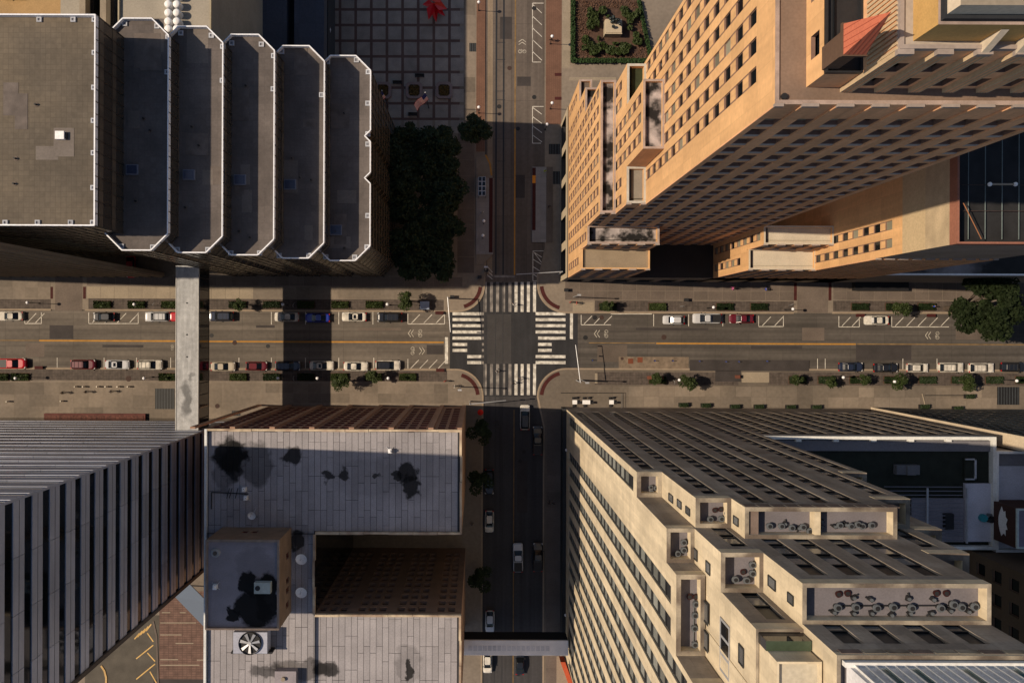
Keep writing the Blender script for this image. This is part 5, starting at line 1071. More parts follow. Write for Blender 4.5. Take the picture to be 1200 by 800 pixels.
# ------------------------------------------------------------------ parking lot, lower left
PS('parking_lot', 100, 720, 187, 830, mat('worn_asphalt_lot', (.085, .075, .06), var=.25, scale=.4), z=.145)
PS('brick_lot', 187, 692, 240, 795, mat('dark_red_brick_lot', (.15, .09, .07), var=.3, scale=.8, extra=grid(.9, .45, .06, .65)), z=.146)
PS('lane', 180, 795, 240, 830, patchm, z=.147); gold_p = mat('golden_paint', (.62, .40, .14), var=.2, scale=1)
for a_ in ((160, 771, 180, 755), (160, 795, 182, 777), (173, 741, 180, 751), (173, 764, 182, 774), (176, 786, 184, 800)): ribbon('bay_line', [a_[:2], a_[2:]], .2, .15, .156, gold_p)
for y, x0_, x1_ in ((717, 190, 200), (717, 211, 218), (729, 188, 230), (743, 188, 213), (753, 206, 227), (772, 188, 209), (772.5, 231, 240), (778.5, 188, 234)): ribbon('bay_line', [(x0_, y), (x1_, y)], .2, .15, .156, con_l)
ribbon('kerb', [(119, 779), (123, 785), (125, 793), (125, 803)], .35, .13, .28, mat('golden_kerb', (.5, .33, .14))); ribbon('kerb', [(180, 727), (184, 745), (187, 830)], .3, .13, .25, con_d)
for i in range(5): ribbon('bay_line', [(158 + i * 3.4, 748 - i * 2.4), (164 + i * 3.4, 741 - i * 2.6)], .22, .15, .156, gold_p)
cn = MB(); sl_ = glass('blue_grey_canopy', (.16, .20, .26), .25, .5); A, B, C_ = W(205, 699, 7), W(221, 683, 7), W(243, 705, 6); D_ = W(243, 738, 6)
cn.add([A, B, C_, D_] + [v - Vector((0, 0, .25)) for v in (A, B, C_, D_)], [(0, 3, 2, 1), (4, 5, 6, 7), (0, 4, 7, 3), (3, 7, 6, 2), (0, 1, 5, 4), (1, 2, 6, 5)], sl_)
for q_ in (A, C_, D_): cn.tube((q_.x, q_.y, .14), (q_.x, q_.y, q_.z - .2), .12, silver)
cn.build('entrance_canopy', label='blue grey sloping canopy between the banded tower and the plank roof', cat='canopy')
ts = MB(); a_ = RC(652, 768, 672, 830); ts.box(*a_, .1, .16, con_l); ts.build('side_path', kind='structure')
rw = MB(); A, B = W(655, 768), W(672, 815); rw.prism([(A.x, A.y), (A.x + .9, A.y), (B.x + .9, B.y), (B.x, B.y)], .1, 3.0, mat('orange_red_wall', (.45, .08, .03))); rw.build('red_wall', label='orange red wall under the right end of the lower footbridge', cat='wall')
# ------------------------------------------------------------------ trees and planting
bark = mat('grey_bark', (.09, .07, .055), var=.3, scale=2)
def crown_mesh(name, rad, hgt, n, m, seed, leaf=.3, squash=.75, clumps=14):
    r_ = random.Random(seed); mb = MB(); cl = []
    for i in range(clumps):
        a = r_.uniform(0, 6.28); q = rad * math.sqrt(r_.uniform(.02, 1)) * .78; cl.append((Vector((q * math.cos(a), q * math.sin(a), hgt + r_.uniform(-.5, .9) * rad * squash * (1.1 - q / rad))), rad * (r_.uniform(.26, .46) if rad < 5 else r_.uniform(.14, .26))))
    for i in range(n):
        c, cr = r_.choice(cl); d_ = Vector((r_.gauss(0, 1), r_.gauss(0, 1), r_.gauss(0, .8))).normalized() * cr * r_.uniform(.55, 1.12); p = c + d_
        s_ = leaf * r_.uniform(.55, 1.25); a = Vector((r_.uniform(-1, 1), r_.uniform(-1, 1), r_.uniform(-.6, .6))).normalized() * s_; b = a.cross(Vector((r_.uniform(-.5, .5), r_.uniform(-.5, .5), 1))).normalized() * s_ * .6
        mb.quad(p - a, p - b, p + a, p + b, m)
    return mb.mesh(name), cl
def trunk_mesh(name, h, r0, cl):
    mb = MB(); mb.tube((0, 0, 0), (0, 0, h * .45), r0, bark, r0 * .7, 8)
    for c, cr in cl[:9]: mid = Vector((c.x * .4, c.y * .4, h * .7)); mb.tube((0, 0, h * .42), mid, r0 * .5, bark, r0 * .3, 5); mb.tube(mid, c, r0 * .3, bark, r0 * .08, 5)
    return mb.mesh(name)
KT = {}
def tree(kind, px, py, z, label, group, rz=0, s=1.0):
    if kind not in KT:
        rad, h, n, m, seed, leaf, cl_n = {'street': (1.9, 4.2, 1100, leafA, 3, .2, 10), 'small': (1.35, 3.4, 650, leafA, 8, .17, 8), 'dark': (1.9, 4.2, 1000, leafB, 31, .2, 9), 'plaza': (3.6, 8.5, 3600, leafB, 5, .3, 18), 'plazab': (3.1, 7.8, 3000, leafB, 15, .28, 15), 'great': (6.9, 13, 12000, mat('shade_dark_elm_leaf', (.014, .022, .008), rough=.7, var=.5, scale=.6, spec=.1), 6, .34, 52)}[kind]  # great: the shade on this tree is put into its very dark leaves
        cm, cl = crown_mesh('crown', rad, h, n, m, seed, leaf, clumps=cl_n); KT[kind] = (cm, trunk_mesh('trunk', h, rad * .07 + .04, cl), h)
    cm, tm, h = KT[kind]; p = W(px, py, h * s); t = empty('tree', (p.x, p.y, z), label, 'tree', group, rz); t.scale = (s, s, s)
    inst('crown', cm, t, (0, 0, 0)); inst('trunk', tm, t, (0, 0, 0)); return t
G1 = 'trees in the grove beside the bayed tower'
grove = [(484, 158, 'northernmost of the grove trees nearest the striped flag'), (520, 168, 'northern grove tree in the middle of the plaza edge'), (470, 182, 'grove tree close to the tower in the second row'), (503, 190, 'grove tree in the centre of the second row'), (529, 196, 'grove tree at the pavement side of the second row'),
         (476, 215, 'grove tree close to the tower in the third row'), (505, 222, 'grove tree in the centre of the third row'), (530, 228, 'grove tree at the pavement side of the third row'), (480, 248, 'grove tree close to the tower in the fourth row'), (508, 256, 'grove tree in the centre of the fourth row'), (528, 262, 'grove tree at the pavement side of the fourth row'),
         (488, 282, 'grove tree close to the tower in the fifth row'), (516, 288, 'grove tree at the pavement side of the fifth row'), (487, 308, 'southernmost grove tree on the tower side'), (523, 306, 'southernmost grove tree on the pavement side')]
for i, (x, y, l) in enumerate(grove): tree('plaza' if i % 2 else 'plazab', x - 4, y, .13, l, G1, i * 1.3, .9 + .06 * (i % 3))
tree('plazab', 556, 149, .13, 'round tree on the pavement by the tram track, apart from the grove', None, .4, .95)
tree('great', 1156, 359, .13, 'very large dark tree spreading over the parking bays at the right edge', None, 1.0)
tree('street', 477, 352, .13, 'street tree in the north strip nearest the crossing, left of it', None, 0, .95)
tree('street', 398, 447, .13, 'street tree with light leaves over the lower left pavement', None, 2, .9); tree('small', 438, 442, .13, 'small tree between two planting beds, lower left strip', None, 1)
for i, (x, y, k, l) in enumerate([(769, 445, 'small', 'small tree in the lower right strip nearest the crossing'), (806, 446, 'street', 'bushy tree beside the end of the dark road patch'), (935, 444, 'small', 'small tree below the right end of the dark road patch'), (974, 446, 'small', 'small tree below the gap before the dark parked cars'), (1012, 444, 'small', 'small tree between the two dark cars, lower right strip'),
                                   (1055, 448, 'street', 'street tree below the leftmost white parked car on the right'), (1135, 447, 'street', 'street tree below the middle of the white parked cars on the right'), (1056, 360, 'street', 'sparse tree beside the lone white car, upper right strip'), (713, 357, 'small', 'small tree in the first bed right of the crossing'), (279, 356, 'small', 'small dark tree just right of the left footbridge')]): tree(k, x, y, .13, l, None, i * 1.1, .9)
for i, (x, y) in enumerate([(600, 480)][:0]): pass
for i, (x, y, l) in enumerate([(561, 505, 'dark street tree below the corner of the plank roof building'), (560, 565, 'dark street tree beside the black parked car, lower street'), (563, 680, 'dark street tree north of the lower footbridge')]): tree('dark', x, y, .13, l, 'dark trees along the lower street', i, 1.3)
HM = [hedge_mesh('foliage', 3.3, 1.35, .55, leafA, 620, 11), hedge_mesh('foliage', 3.3, 1.35, .5, leafB, 520, 12)]
bedm = MB(); bedm.box(-1.75, 1.75, -.8, .8, 0, .03, soil, bottom=False); bedme = bedm.mesh('bed_soil')
GN = 'clipped beds in the kerbside strips'
def bed(x, y, v, label): p = W(x, y); t = empty('planting_bed', (p.x, p.y, .137), label, 'planting bed', GN); inst('bed_soil', bedme, t, (0, 0, 0)); inst('foliage', HM[v], t, (0, 0, 0), math.pi * (int(x) % 2)); return t
for i, (x, v) in enumerate(((121, 0), (161, 0), (200, 0), (279, 1), (319, 1), (359, 0), (399, 0), (439, 0))): bed(x, 357, v, f'{ORD[i]} planting bed from the left in the strip above the left parked cars')
for i, (x, v) in enumerate(((1, 0), (25, 0), (197, 0), (280, 0), (319, 1), (359, 1), (398, 0), (438, 0), (478, 0))): bed(x, 441.5, v, f'{ORD[i]} planting bed from the left in the strip below the left parked cars')
for i, (x, v) in enumerate(((712, 1), (770, 0), (849, 1), (889, 1), (1007, 1), (1047, 1), (1085, 1))): bed(x, 359.5, v, f'{ORD[i]} planting bed from the crossing in the strip above the right parked cars')
for i, (x, v) in enumerate(((770, 0), (934, 1), (968, 1), (1005, 1), (1045, 1), (1086, 1), (1124, 1), (1164, 1), (1199, 1))): bed(x, 445, v, f'{ORD[i]} planting bed from the crossing in the strip below the right parked cars')

# ------------------------------------------------------------------ cars
tyre = mat('tyre_rubber', (.015, .015, .016)); carglass = glass('car_glass', (.006, .007, .009), .08, .35); chrome = mat('headlamp_glass', (.6, .6, .6), rough=.2); taill = mat('tail_lamp_red', (.35, .01, .01), rough=.3); trim = mat('dark_trim', (.03, .03, .032), rough=.5)
def paint(n, c): 
    if n in MATS: return MATS[n]
    m = glass(n, c, .28, .5); m.node_tree.nodes['Principled BSDF'].inputs['Coat Weight'].default_value = .5; m.node_tree.nodes['Principled BSDF'].inputs['Coat Roughness'].default_value = .08; return m
PT = {k: paint(k + '_paint', v) for k, v in dict(white=(.88, .88, .88), silver=(.48, .49, .51), black=(.012, .013, .016), navy=(.016, .022, .045), blue=(.012, .03, .30), red=(.42, .008, .015), maroon=(.11, .008, .014), beige=(.42, .37, .29), grey=(.12, .125, .13)).items()}
def ring_pts(L0, L1, w, z, n=6, e=.34, taper=0):   # rounded outline from x=L0 to L1
    pts = []; 
    c = [(L1 - e * 1.6, w - e, 0), (L0 + e * 1.6, w - e, 90), (L0 + e * 1.6, -w + e, 180), (L1 - e * 1.6, -w + e, 270)]
    for cx_, cy_, a0 in c:
        for i in range(4):
            a = R(a0 + 30 * i); pts.append((cx_ + e * 1.6 * math.cos(a), cy_ + e * math.sin(a) , z))
    return pts
def loft(mb, rings, m, cap0=True, cap1=True):
    n = len(rings[0]); v = [p for r_ in rings for p in r_]; f = []
    for k in range(len(rings) - 1):
        for i in range(n): f.append((k * n + i, k * n + (i + 1) % n, (k + 1) * n + (i + 1) % n, (k + 1) * n + i))
    if cap0: f.append(tuple(range(n))[::-1])
    if cap1: f.append(tuple(range((len(rings) - 1) * n, len(rings) * n)))
    mb.add(v, f, m)
CARK = {'sedan': dict(L=4.75, w=.9, hood=.92, cab=(-1.72, 1.12), roof=(-.85, .22), h=1.44, bed=None), 'suv': dict(L=4.85, w=.95, hood=1.05, cab=(-2.25, 1.25), roof=(-1.75, .42), h=1.72, bed=None),
        'hatch': dict(L=4.2, w=.88, hood=.95, cab=(-1.95, 1.1), roof=(-1.3, .22), h=1.5, bed=None), 'pickup': dict(L=5.6, w=.98, hood=1.15, cab=(-.8, 1.5), roof=(-.4, .65), h=1.85, bed=(-2.65, -.9))}
CMESH = {}
def car_meshes(kind):
    if kind in CMESH: return CMESH[kind]
    K = CARK[kind]; L_ = K['L'] / 2; w = K['w']; hz = K['hood']; out = []
    mb = MB(); loft(mb, [ring_pts(-L_ + .06, L_ - .06, w - .05, .28), ring_pts(-L_, L_, w, .5), ring_pts(-L_ + .02, L_ - .02, w, hz - .22, e=.42), ring_pts(-L_ + .08, L_ - .22, w - .07, hz - .05, e=.42), ring_pts(-L_ + .25, L_ - .5, w - .2, hz + .02, e=.36)], PT['white'])
    out.append(('body', mb.mesh('body', smooth=False), (0, 0, 0)))
    a, b = K['cab']; c, d_ = K['roof']; mb = MB(); loft(mb, [ring_pts(a, b, w - .13, hz - .02, e=.2), ring_pts((a + c) / 2, (b + d_) / 2 + .02, w - .2, (hz + K['h']) / 2, e=.2), ring_pts(c, d_, w - .3, K['h'] - .02, e=.18)], carglass); out.append(('glazing', mb.mesh('glazing'), (0, 0, 0)))
    mb = MB(); loft(mb, [ring_pts(c - .06, d_ + .06, w - .27, K['h'] - .07, e=.18), ring_pts(c + .05, d_ - .05, w - .34, K['h'], e=.18)], PT['white'])
    for s_ in (1, -1):
        for (x0_, z0_, x1_, z1_) in ((b - .06, hz, d_, K['h'] - .05), (a + .06, hz, c, K['h'] - .05)): mb.tube((x0_, s_ * (w - .16), z0_), (x1_, s_ * (w - .29), z1_), .035, PT['white'], n=4)
    out.append(('roof', mb.mesh('roof'), (0, 0, 0)))
    wm = MB(); wm.tube((0, -.11, 0), (0, .11, 0), .33, tyre, n=14); wm.tube((0, -.12, 0), (0, .12, 0), .19, silver, n=10); wme = wm.mesh('wheel')
    for x in (L_ - .9, -L_ + .95):
        for s_ in (1, -1): out.append(('wheel', wme, (x, s_ * (w - .13), .33)))
    hm = MB(); hm.box(-.16, .1, -.17, .17, 0, .11, chrome); hme = hm.mesh('headlight'); tm = MB(); tm.box(-.05, .1, -.16, .16, 0, .14, taill); tme = tm.mesh('taillight')
    mm = MB(); mm.box(-.1, .06, -.11, .11, 0, .12, trim); mme = mm.mesh('mirror')
    for s_ in (1, -1): out.append(('headlight', hme, (L_ - .22, s_ * (w - .26), hz - .25))); out.append(('taillight', tme, (-L_ + .03, s_ * (w - .24), hz - .25))); out.append(('mirror', mme, (b - .28, s_ * (w + .06), hz + .0)))
    if K['bed']:
        mb = MB(); mb.box(K['bed'][0], K['bed'][1], -w + .2, w - .2, hz - .02, hz + .035, blackp); out.append(('load_bed', mb.mesh('load_bed'), (0, 0, 0)))
    if kind == 'suv':
        mb = MB()
        for s_ in (1, -1): mb.tube((c + .1, s_ * (w - .38), K['h'] + .05), (d_ - .1, s_ * (w - .38), K['h'] + .05), .025, trim)
        for x in (-1.3, -.5, .2): mb.tube((x, -(w - .38), K['h'] + .05), (x, w - .38, K['h'] + .05), .02, trim)
        out.append(('roof_rack', mb.mesh('roof_rack'), (0, 0, 0)))
    if kind in ('sedan', 'hatch'):
        mb = MB(); mb.box(-.5, .0, -.36, .36, K['h'] - .01, K['h'] + .008, carglass); out.append(('sunroof', mb.mesh('sunroof'), (0, 0, 0)))
    CMESH[kind] = out; return out
def car(px, py, kind, col, ang, label, group, roofc=None, sun=False, z=0):
    p = W(px + rnd.uniform(-.8, .8), py + rnd.uniform(-.5, .5), .8); t = empty('parked_car' if group else 'car', (p.x, p.y, z), label, 'pickup' if kind == 'pickup' else 'car', group, R(ang) + rnd.uniform(-.012, .012))
    for nm, me, loc in car_meshes(kind):
        if nm == 'sunroof' and not sun: continue
        o = inst(nm, me, t, loc)
        if nm in ('body', 'roof'): o.material_slots[0].link = 'OBJECT'; o.material_slots[0].material = PT[roofc if (nm == 'roof' and roofc) else col]
    return t
GA, GB_, GC, GD_, GE = 'cars parked along the upper kerb left of the crossing', 'cars parked along the lower kerb left of the crossing', 'cars parked along the upper kerb right of the crossing', 'cars parked along the lower kerb right of the crossing', 'cars parked along the dark lower street'
for x, y, k, c, l, kw in [(12, 370.5, 'sedan', 'white', 'white car cut by the left edge of the photo, upper parking row', {}), (122, 371, 'hatch', 'black', 'black car beside the hatched bay, upper row left of the footbridge', {}), (184, 371, 'suv', 'silver', 'silver estate with roof rack just left of the footbridge', {}),
                          (213, 371, 'sedan', 'red', 'red car almost hidden under the left footbridge', {}), (260, 371, 'suv', 'navy', 'dark car coming out from under the footbridge, upper row', {}), (336, 371, 'sedan', 'white', 'white sedan in the shadow band left of the blue car', {}), (372, 372, 'sedan', 'blue', 'bright blue sedan in the upper parking row', {}),
                          (415.5, 371.5, 'sedan', 'white', 'white sedan between the blue car and the black car', dict(sun=True)), (457, 371.5, 'suv', 'black', 'black car nearest the crossing in the upper left row', {})]: car(x, y, k, c, 180, l, GA, **kw)
for x, y, k, c, l, kw in [(14, 426, 'pickup', 'red', 'bright red pickup at the left edge, lower parking row', {}), (97, 426.5, 'suv', 'maroon', 'maroon car in the lower row, first after the red pickup', {}), (138, 427.5, 'sedan', 'silver', 'silver sedan with dark sunroof between maroon and white cars', dict(sun=True)), (176, 427, 'suv', 'white', 'white car just left of the footbridge in the lower row', {}),
                          (261, 429.5, 'sedan', 'beige', 'beige sedan just right of the footbridge', {}), (301, 428.5, 'hatch', 'maroon', 'dark red car between the beige sedan and the navy car', {}), (337, 429, 'suv', 'navy', 'navy car in the shadow band, lower row', {}), (377, 428.5, 'sedan', 'white', 'white sedan with sunroof beside the navy car', dict(sun=True)),
                          (417, 429, 'sedan', 'white', 'white sedan with plain roof, second from the crossing in the lower row', {}), (454.5, 428, 'suv', 'white', 'white car with black roof, lower row', dict(roofc='black'))]: car(x, y, k, c, 0, l, GB_, **kw)
for x, y, k, c, l in [(789.5, 374.5, 'hatch', 'silver', 'silver grey car, first in the upper row right of the crossing'), (829, 373.5, 'pickup', 'silver', 'silver pickup between the grey car and the maroon car'), (869, 373.5, 'sedan', 'maroon', 'maroon sedan right of the silver pickup'), (1028, 375, 'sedan', 'white', 'lone white sedan between hatched bays, upper right')]: car(x, y, k, c, 180, l, GC)
for x, y, k, c, l, kw in [(996.5, 430, 'sedan', 'navy', 'navy sedan, first parked car right of the dark road patch', {}), (1038, 430.5, 'sedan', 'black', 'near black sedan between the navy sedan and the first white car', {}), (1076, 430.5, 'hatch', 'white', 'white hatchback, leftmost of three white cars in the lower right row', {}), (1114, 430.5, 'suv', 'white', 'large white car, middle of three in the lower right row', {}),
                          (1149.5, 430.5, 'suv', 'white', 'white car with roof glass, rightmost of the three white ones', {}), (1188, 430, 'suv', 'black', 'black car at the right edge, lower row', {})]: car(x, y, k, c, 0, l, GD_, **kw)
car(614.5, 489, 'suv', 'white', 90, 'white car with black roof waiting below the crossing', None, roofc='black')
for x, y, k, c, a, l in [(630.5, 516, 'pickup', 'black', 90, 'black pickup at the right kerb just below the crossing'), (573.5, 564, 'suv', 'black', -90, 'black car at the left kerb of the lower street'), (573.5, 611, 'hatch', 'white', -90, 'white car facing down at the left kerb of the lower street'), (630.5, 652, 'pickup', 'black', 90, 'black pickup beside the moving grey pickup'),
                         (574, 728, 'hatch', 'silver', -90, 'silver car just above the lower footbridge'), (572, 776, 'hatch', 'white', -90, 'white car just below the lower footbridge')]: car(x, y, k, c, a, l, GE)
car(607.5, 653, 'pickup', 'silver', 90, 'pale grey pickup driving up the dark street', None); car(608.5, 776, 'sedan', 'black', 90, 'dark car half hidden below the lower footbridge', None)
car(40, 12, 'sedan', 'white', 180, 'white car on the ochre parking deck, top left', None, z=8); car(153, 311, 'sedan', 'red', -90, 'red car in the recess under the bayed tower', None)

# ------------------------------------------------------------------ street lamps, signals, small furniture
globem = mat('white_globe', (.82, .82, .85), rough=.3, var=.02)
GL = 'globe lamps along the streets'
lm = MB(); lm.tube((0, 0, 0), (0, 0, .4), .16, blackp, .1, 8); lm.tube((0, 0, .4), (0, 0, 3.9), .06, blackp, n=6); lpost = lm.mesh('post'); lm = MB(); lm.ball((0, 0, 4.15), .3, globem, 12, 8); lglobe = lm.mesh('globe', smooth=True)
def lamp(px, py, label): p = W(px, py, 4.15); t = empty('street_lamp', (p.x, p.y, .13), label, 'street lamp', GL); inst('post', lpost, t, (0, 0, 0)); inst('globe', lglobe, t, (0, 0, 0))
for i, x in enumerate((32.5, 157.5, 331.5, 454)): lamp(x, 354.5 + (x > 100) * 2, f'{ORD[i]} globe lamp from the left above the left parked cars')
for i, x in enumerate((18.5, 169, 326, 372, 455)): lamp(x, 443, f'{ORD[i]} globe lamp from the left below the left parked cars')
for i, (x, y) in enumerate(((929, 362), (836, 360))): lamp(x, y, ['globe lamp beside the driveway, upper right strip', 'globe lamp above the silver pickup, upper right strip'][i])
for i, (x, y, l) in enumerate(((796, 445, 'globe lamp beside the bushy tree, lower right strip'), (1048, 447, 'globe lamp below the near black sedan, right'), (988, 442, 'globe lamp left of the navy sedan strip'), (1191, 446, 'globe lamp at the right edge below the road'), (647, 43, 'globe lamp on the brick pavement left of the statue garden'), (647, 121, 'upper globe lamp beside the hotel corner'), (641, 146, 'lower globe lamp beside the hotel corner'), (561, 3, 'globe lamp on the brick strip at the top of the plaza'), (561, 126, 'globe lamp on the brick strip beside the round tree'), (567, 259, 'globe lamp in the middle of the plaza-side platform'), (566, 276, 'globe lamp at the lower end of the plaza-side platform'), (664, 527, 'globe lamp at the dark foot of the stepped tower'), (663, 720, 'globe lamp at the foot of the stepped tower near the bottom'))): lamp(x, y, l)
def signal(px, py, ax, ay, label, hh=6.2):
    b = W(px, py); e = W(ax, ay, hh); t = empty('traffic_signal', (b.x, b.y, .13), label, 'traffic signal', 'mast arm signals at the crossing'); mb = MB(); mb.tube((b.x, b.y, .13), (b.x, b.y, hh + .3), .14, silver, .1, 8); mb.build('mast', t); top = Vector((b.x, b.y, hh))
    mb = MB(); mb.tube(top, e, .09, silver, .06, 8); mb.build('arm', t)
    for f_ in (.7, .98):
        c = top.lerp(e, f_); mb = MB(); mb.box(c.x - .12, c.x + .12, c.y - .12, c.y + .12, hh - .8, hh - .08, blackp); mb.build('signal_head', t)
signal(526, 349.5, 527.8, 389, 'signal mast with white arm at the upper left of the crossing'); signal(675.5, 445.5, 674.5, 404, 'signal mast with white arm at the lower right of the crossing')
signal(655, 321, 605, 321.5, 'signal mast reaching over the tram track from the hotel corner'); signal(551, 470, 593, 469, 'signal mast reaching over the lower street from the plank roof building')
for x, y, l in ((540, 453, 'tall light pole on the lower left corner pavement'), (681, 445, 'light pole on the lower right corner pavement'), (672, 348, 'light pole on the upper right corner pavement'), (569, 317, 'pole at the end of the plaza-side platform')):
    b = W(x, y); t = empty('light_pole', (b.x, b.y, .13), l, 'light pole'); mb = MB(); mb.tube((b.x, b.y, .13), (b.x, b.y, 9), .11, silver, .07, 8); mb.build('pole', t); mb = MB(); mb.box(b.x - .35, b.x + .35, b.y - .15, b.y + .15, 9, 9.15, silver); mb.build('lamp_head', t)
for x, y, r_, l in ((597, 80, .42, 'dark manhole cover in the tram street beside the upper track'), (585, 125, .42, 'manhole cover between the tram rails'), (626, 10, .42, 'manhole cover in the top hatched bay'), (626, 114, .42, 'manhole cover just above the lower hatched bay'), (607, 151, .4, 'manhole cover right of the yellow line, tram street'), (697, 372, .45, 'left manhole cover in the hatched bay right of the crossing'), (705, 372, .45, 'right manhole cover in the hatched bay right of the crossing'), (686, 395.5, .45, 'manhole cover just right of the right stop line'), (778, 395, .5, 'rusty manhole cover in the upper right lane'), (729, 420, .3, 'small round cover beside the rusty square plates'), (151, 443.5, .55, 'red round cover in the lower left strip'), (248, 393, .4, 'manhole cover right of the footbridge'), (275, 401.5, .45, 'reddish manhole cover on the yellow line'), (314, 405.5, .4, 'manhole cover in the shadow band'), (255, 475.5, .45, 'round cover left of the plank roof corner'), (614, 529, .35, 'manhole cover in the dark street, upper one'), (609.5, 540, .35, 'manhole cover in the dark street, lower one'), (607, 789, .45, 'manhole cover below the lower footbridge')):
    p = W(x, y); zz = .012 if not (y > 434 and x < 540) else .138; mb = MB(); mb.tube((p.x, p.y, zz), (p.x, p.y, zz + .02), r_, iron if 'r' in l[:3] or 'rust' in l else iron_d, n=18); mb.build('manhole_cover', label=l, cat='manhole cover')
for x, y, l in ((739, 423, 'left of two rusty square plates in the road'), (750, 421.5, 'right of two rusty square plates in the road')):
    b_ = RC(x - 3, y - 3, x + 3, y + 3); mb = MB(); mb.box(*b_, .01, .04, mat('rust_plate', (.16, .05, .025), var=.2)); mb.build('steel_plate', label=l, cat='steel plate')
def small(name, px, py, w, d_, h, m, label, cat, group=None, top=None):
    p = W(px, py); z = .138; mb = MB(); mb.box(p.x - w / 2, p.x + w / 2, p.y - d_ / 2, p.y + d_ / 2, z, z + h * .85, m); mb.box(p.x - w / 2 - .04, p.x + w / 2 + .04, p.y - d_ / 2 - .04, p.y + d_ / 2 + .04, z + h * .85, z + h, top or m); return mb.build(name, label=label, cat=cat, group=group)
for x, y, m, l in ((530, 348, blackp, 'black bin at the upper left corner'), (608 - 38, 317, blackp, 'black cabinet at the end of the platform'), (562, 325, blackp, 'black bin left of the tram stop line'), (774, 442, mat('rust_box', (.14, .05, .03)), 'brown box in the lower right strip beside a small tree'), (760, 442, mat('rust_box', (.14, .05, .03)), 'brown cabinet in the lower right strip'), (863, 441, MATS['rust_box'], 'brown utility box at the edge of the dark road patch'), (515, 366.5, MATS['maroon_tactile'], 'maroon planter box at the end of the upper left bays'), (516, 433.5, MATS['maroon_tactile'], 'maroon box at the end of the lower left bays'), (1007, 369.5, MATS['maroon_tactile'], 'maroon box in front of the lone white sedan'), (1090, 369.5, MATS['maroon_tactile'], 'maroon box beside the big tree bays'), (47, 430.5, MATS['maroon_tactile'], 'maroon box behind the red pickup'), (803, 351.5, blackp, 'black post box right of the driveway strip'), (582, 496, blackp, 'dark cabinet near the red umbrella'), (663, 340, blackp, 'dark box at the hotel corner')):
    wide = 'maroon' in l; small('street_box', x, y, 1.5 if wide else .7, .55, .45 if wide else 1.0, m, l, 'box')
for i, x in enumerate((499.5, 500)[:1]):
    t = small('newspaper_rack', 498, 358, 1.7, 1.5, 1.1, mat('pale_blue_rack', (.35, .42, .55)), 'pale blue newspaper boxes near the upper left crossing', 'newspaper rack')
bollm = MB(); bollm.tube((0, 0, 0), (0, 0, .8), .16, mat('pale_bollard', (.72, .66, .55)), .14, 8); bollm.ball((0, 0, .82), .17, MATS['pale_bollard'], 8, 5); bme = bollm.mesh('bollard')
for i, x in enumerate((88, 97.5, 114, 124, 138, 150)):
    p = W(x, 453, .8); o = bpy.data.objects.new('bollard', bme); COL.objects.link(o); o.location = (p.x, p.y, .14); tag(o, f'{ORD[i]} pale bollard from the left on the lower left pavement', 'bollard', 'pale bollards on the lower left pavement')
for i, (x, y) in enumerate(((74, 469.5), (11, 470))):
    p = W(x, y); o = bpy.data.objects.new('bollard', bme); COL.objects.link(o); o.location = (p.x, p.y, .14); tag(o, ['single pale bollard near the long maroon planter', 'single pale bollard near the left edge'][i], 'bollard')
for i, (x, y) in enumerate(((694, 422), (767, 422.5), (788, 422.5), (819, 423), (850, 423.5), (865, 423.5), (898, 423))):
    p = W(x, y); mb = MB(); mb.tube((p.x, p.y, 0), (p.x, p.y, .9), .07, mat('blue_post', (.04, .08, .35)), n=6); mb.tube((p.x, p.y, 0), (p.x, p.y, .05), .2, blackp, n=8); mb.build('lane_post', label=f'{ORD[i]} blue flexible post from the crossing along the lower right kerb', cat='post', group='blue flexible posts')
# bicycle racks and bikes as dark hoops
hm_ = MB(); 
for i in range(8): a0, a1 = math.pi * i / 8, math.pi * (i + 1) / 8; hm_.tube((.4 * math.cos(a0), 0, .5 + .4 * math.sin(a0)), (.4 * math.cos(a1), 0, .5 + .4 * math.sin(a1)), .03, silver, n=5)
for s_ in (-.4, .4): hm_.tube((s_, 0, 0), (s_, 0, .5), .03, silver, n=5)
hme_ = hm_.mesh('bike_hoop')
for i, (x, y, l) in enumerate(((799, 359, 'bicycle hoop above the silver pickup'), (956 - 30, 357, 'bicycle hoop left of the driveway'), (182, 356, 'bicycle hoop above the silver estate'), (345, 357, 'bicycle hoop above the white sedan in shade'), (345, 443, 'bicycle hoop below the navy car'), (789, 447, 'bicycle hoop beside the lower right globe lamp'))):
    p = W(x, y); o = bpy.data.objects.new('bike_hoop', hme_); COL.objects.link(o); o.location = (p.x, p.y, .137); o.rotation_euler = (0, 0, .4 * i); tag(o, l, 'bicycle rack', 'steel bicycle hoops')
# dining terrace at the corner of the stepped tower
tf = empty('terrace_fence', (*W(692, 466)[:2], .13), 'black railing round the cafe tables at the tower corner', 'fence'); mb = MB(); A, B, C_ = W(657, 460), W(728, 460), W(728, 478)
for a_, b_ in ((A, B), (B, C_)):
    for z in (.55, 1.05): mb.tube((a_.x, a_.y, z), (b_.x, b_.y, z), .04, blackp, n=5)
mb.build('rail', tf)
for i in range(9): p = A.lerp(B, i / 8); mb = MB(); mb.tube((p.x, p.y, .13), (p.x, p.y, 1.1), .04, blackp, n=5); mb.build('post', tf)
def table(px, py, w, l, group='cafe tables at the tower corner'):
    p = W(px, py, .75); t = empty('cafe_table', (p.x, p.y, .14), l, 'table', group); mb = MB(); mb.box(-w / 2, w / 2, -.4, .4, .7, .75, whitep); mb.build('tabletop', t, local=True)
    mb = MB(); mb.tube((0, 0, 0), (0, 0, .7), .05, blackp); mb.build('leg', t, local=True); return p
cm = MB(); cm.box(-.22, .22, -.22, .22, .4, .46, blackp); cm.box(-.22, .22, .18, .24, .46, .85, blackp)
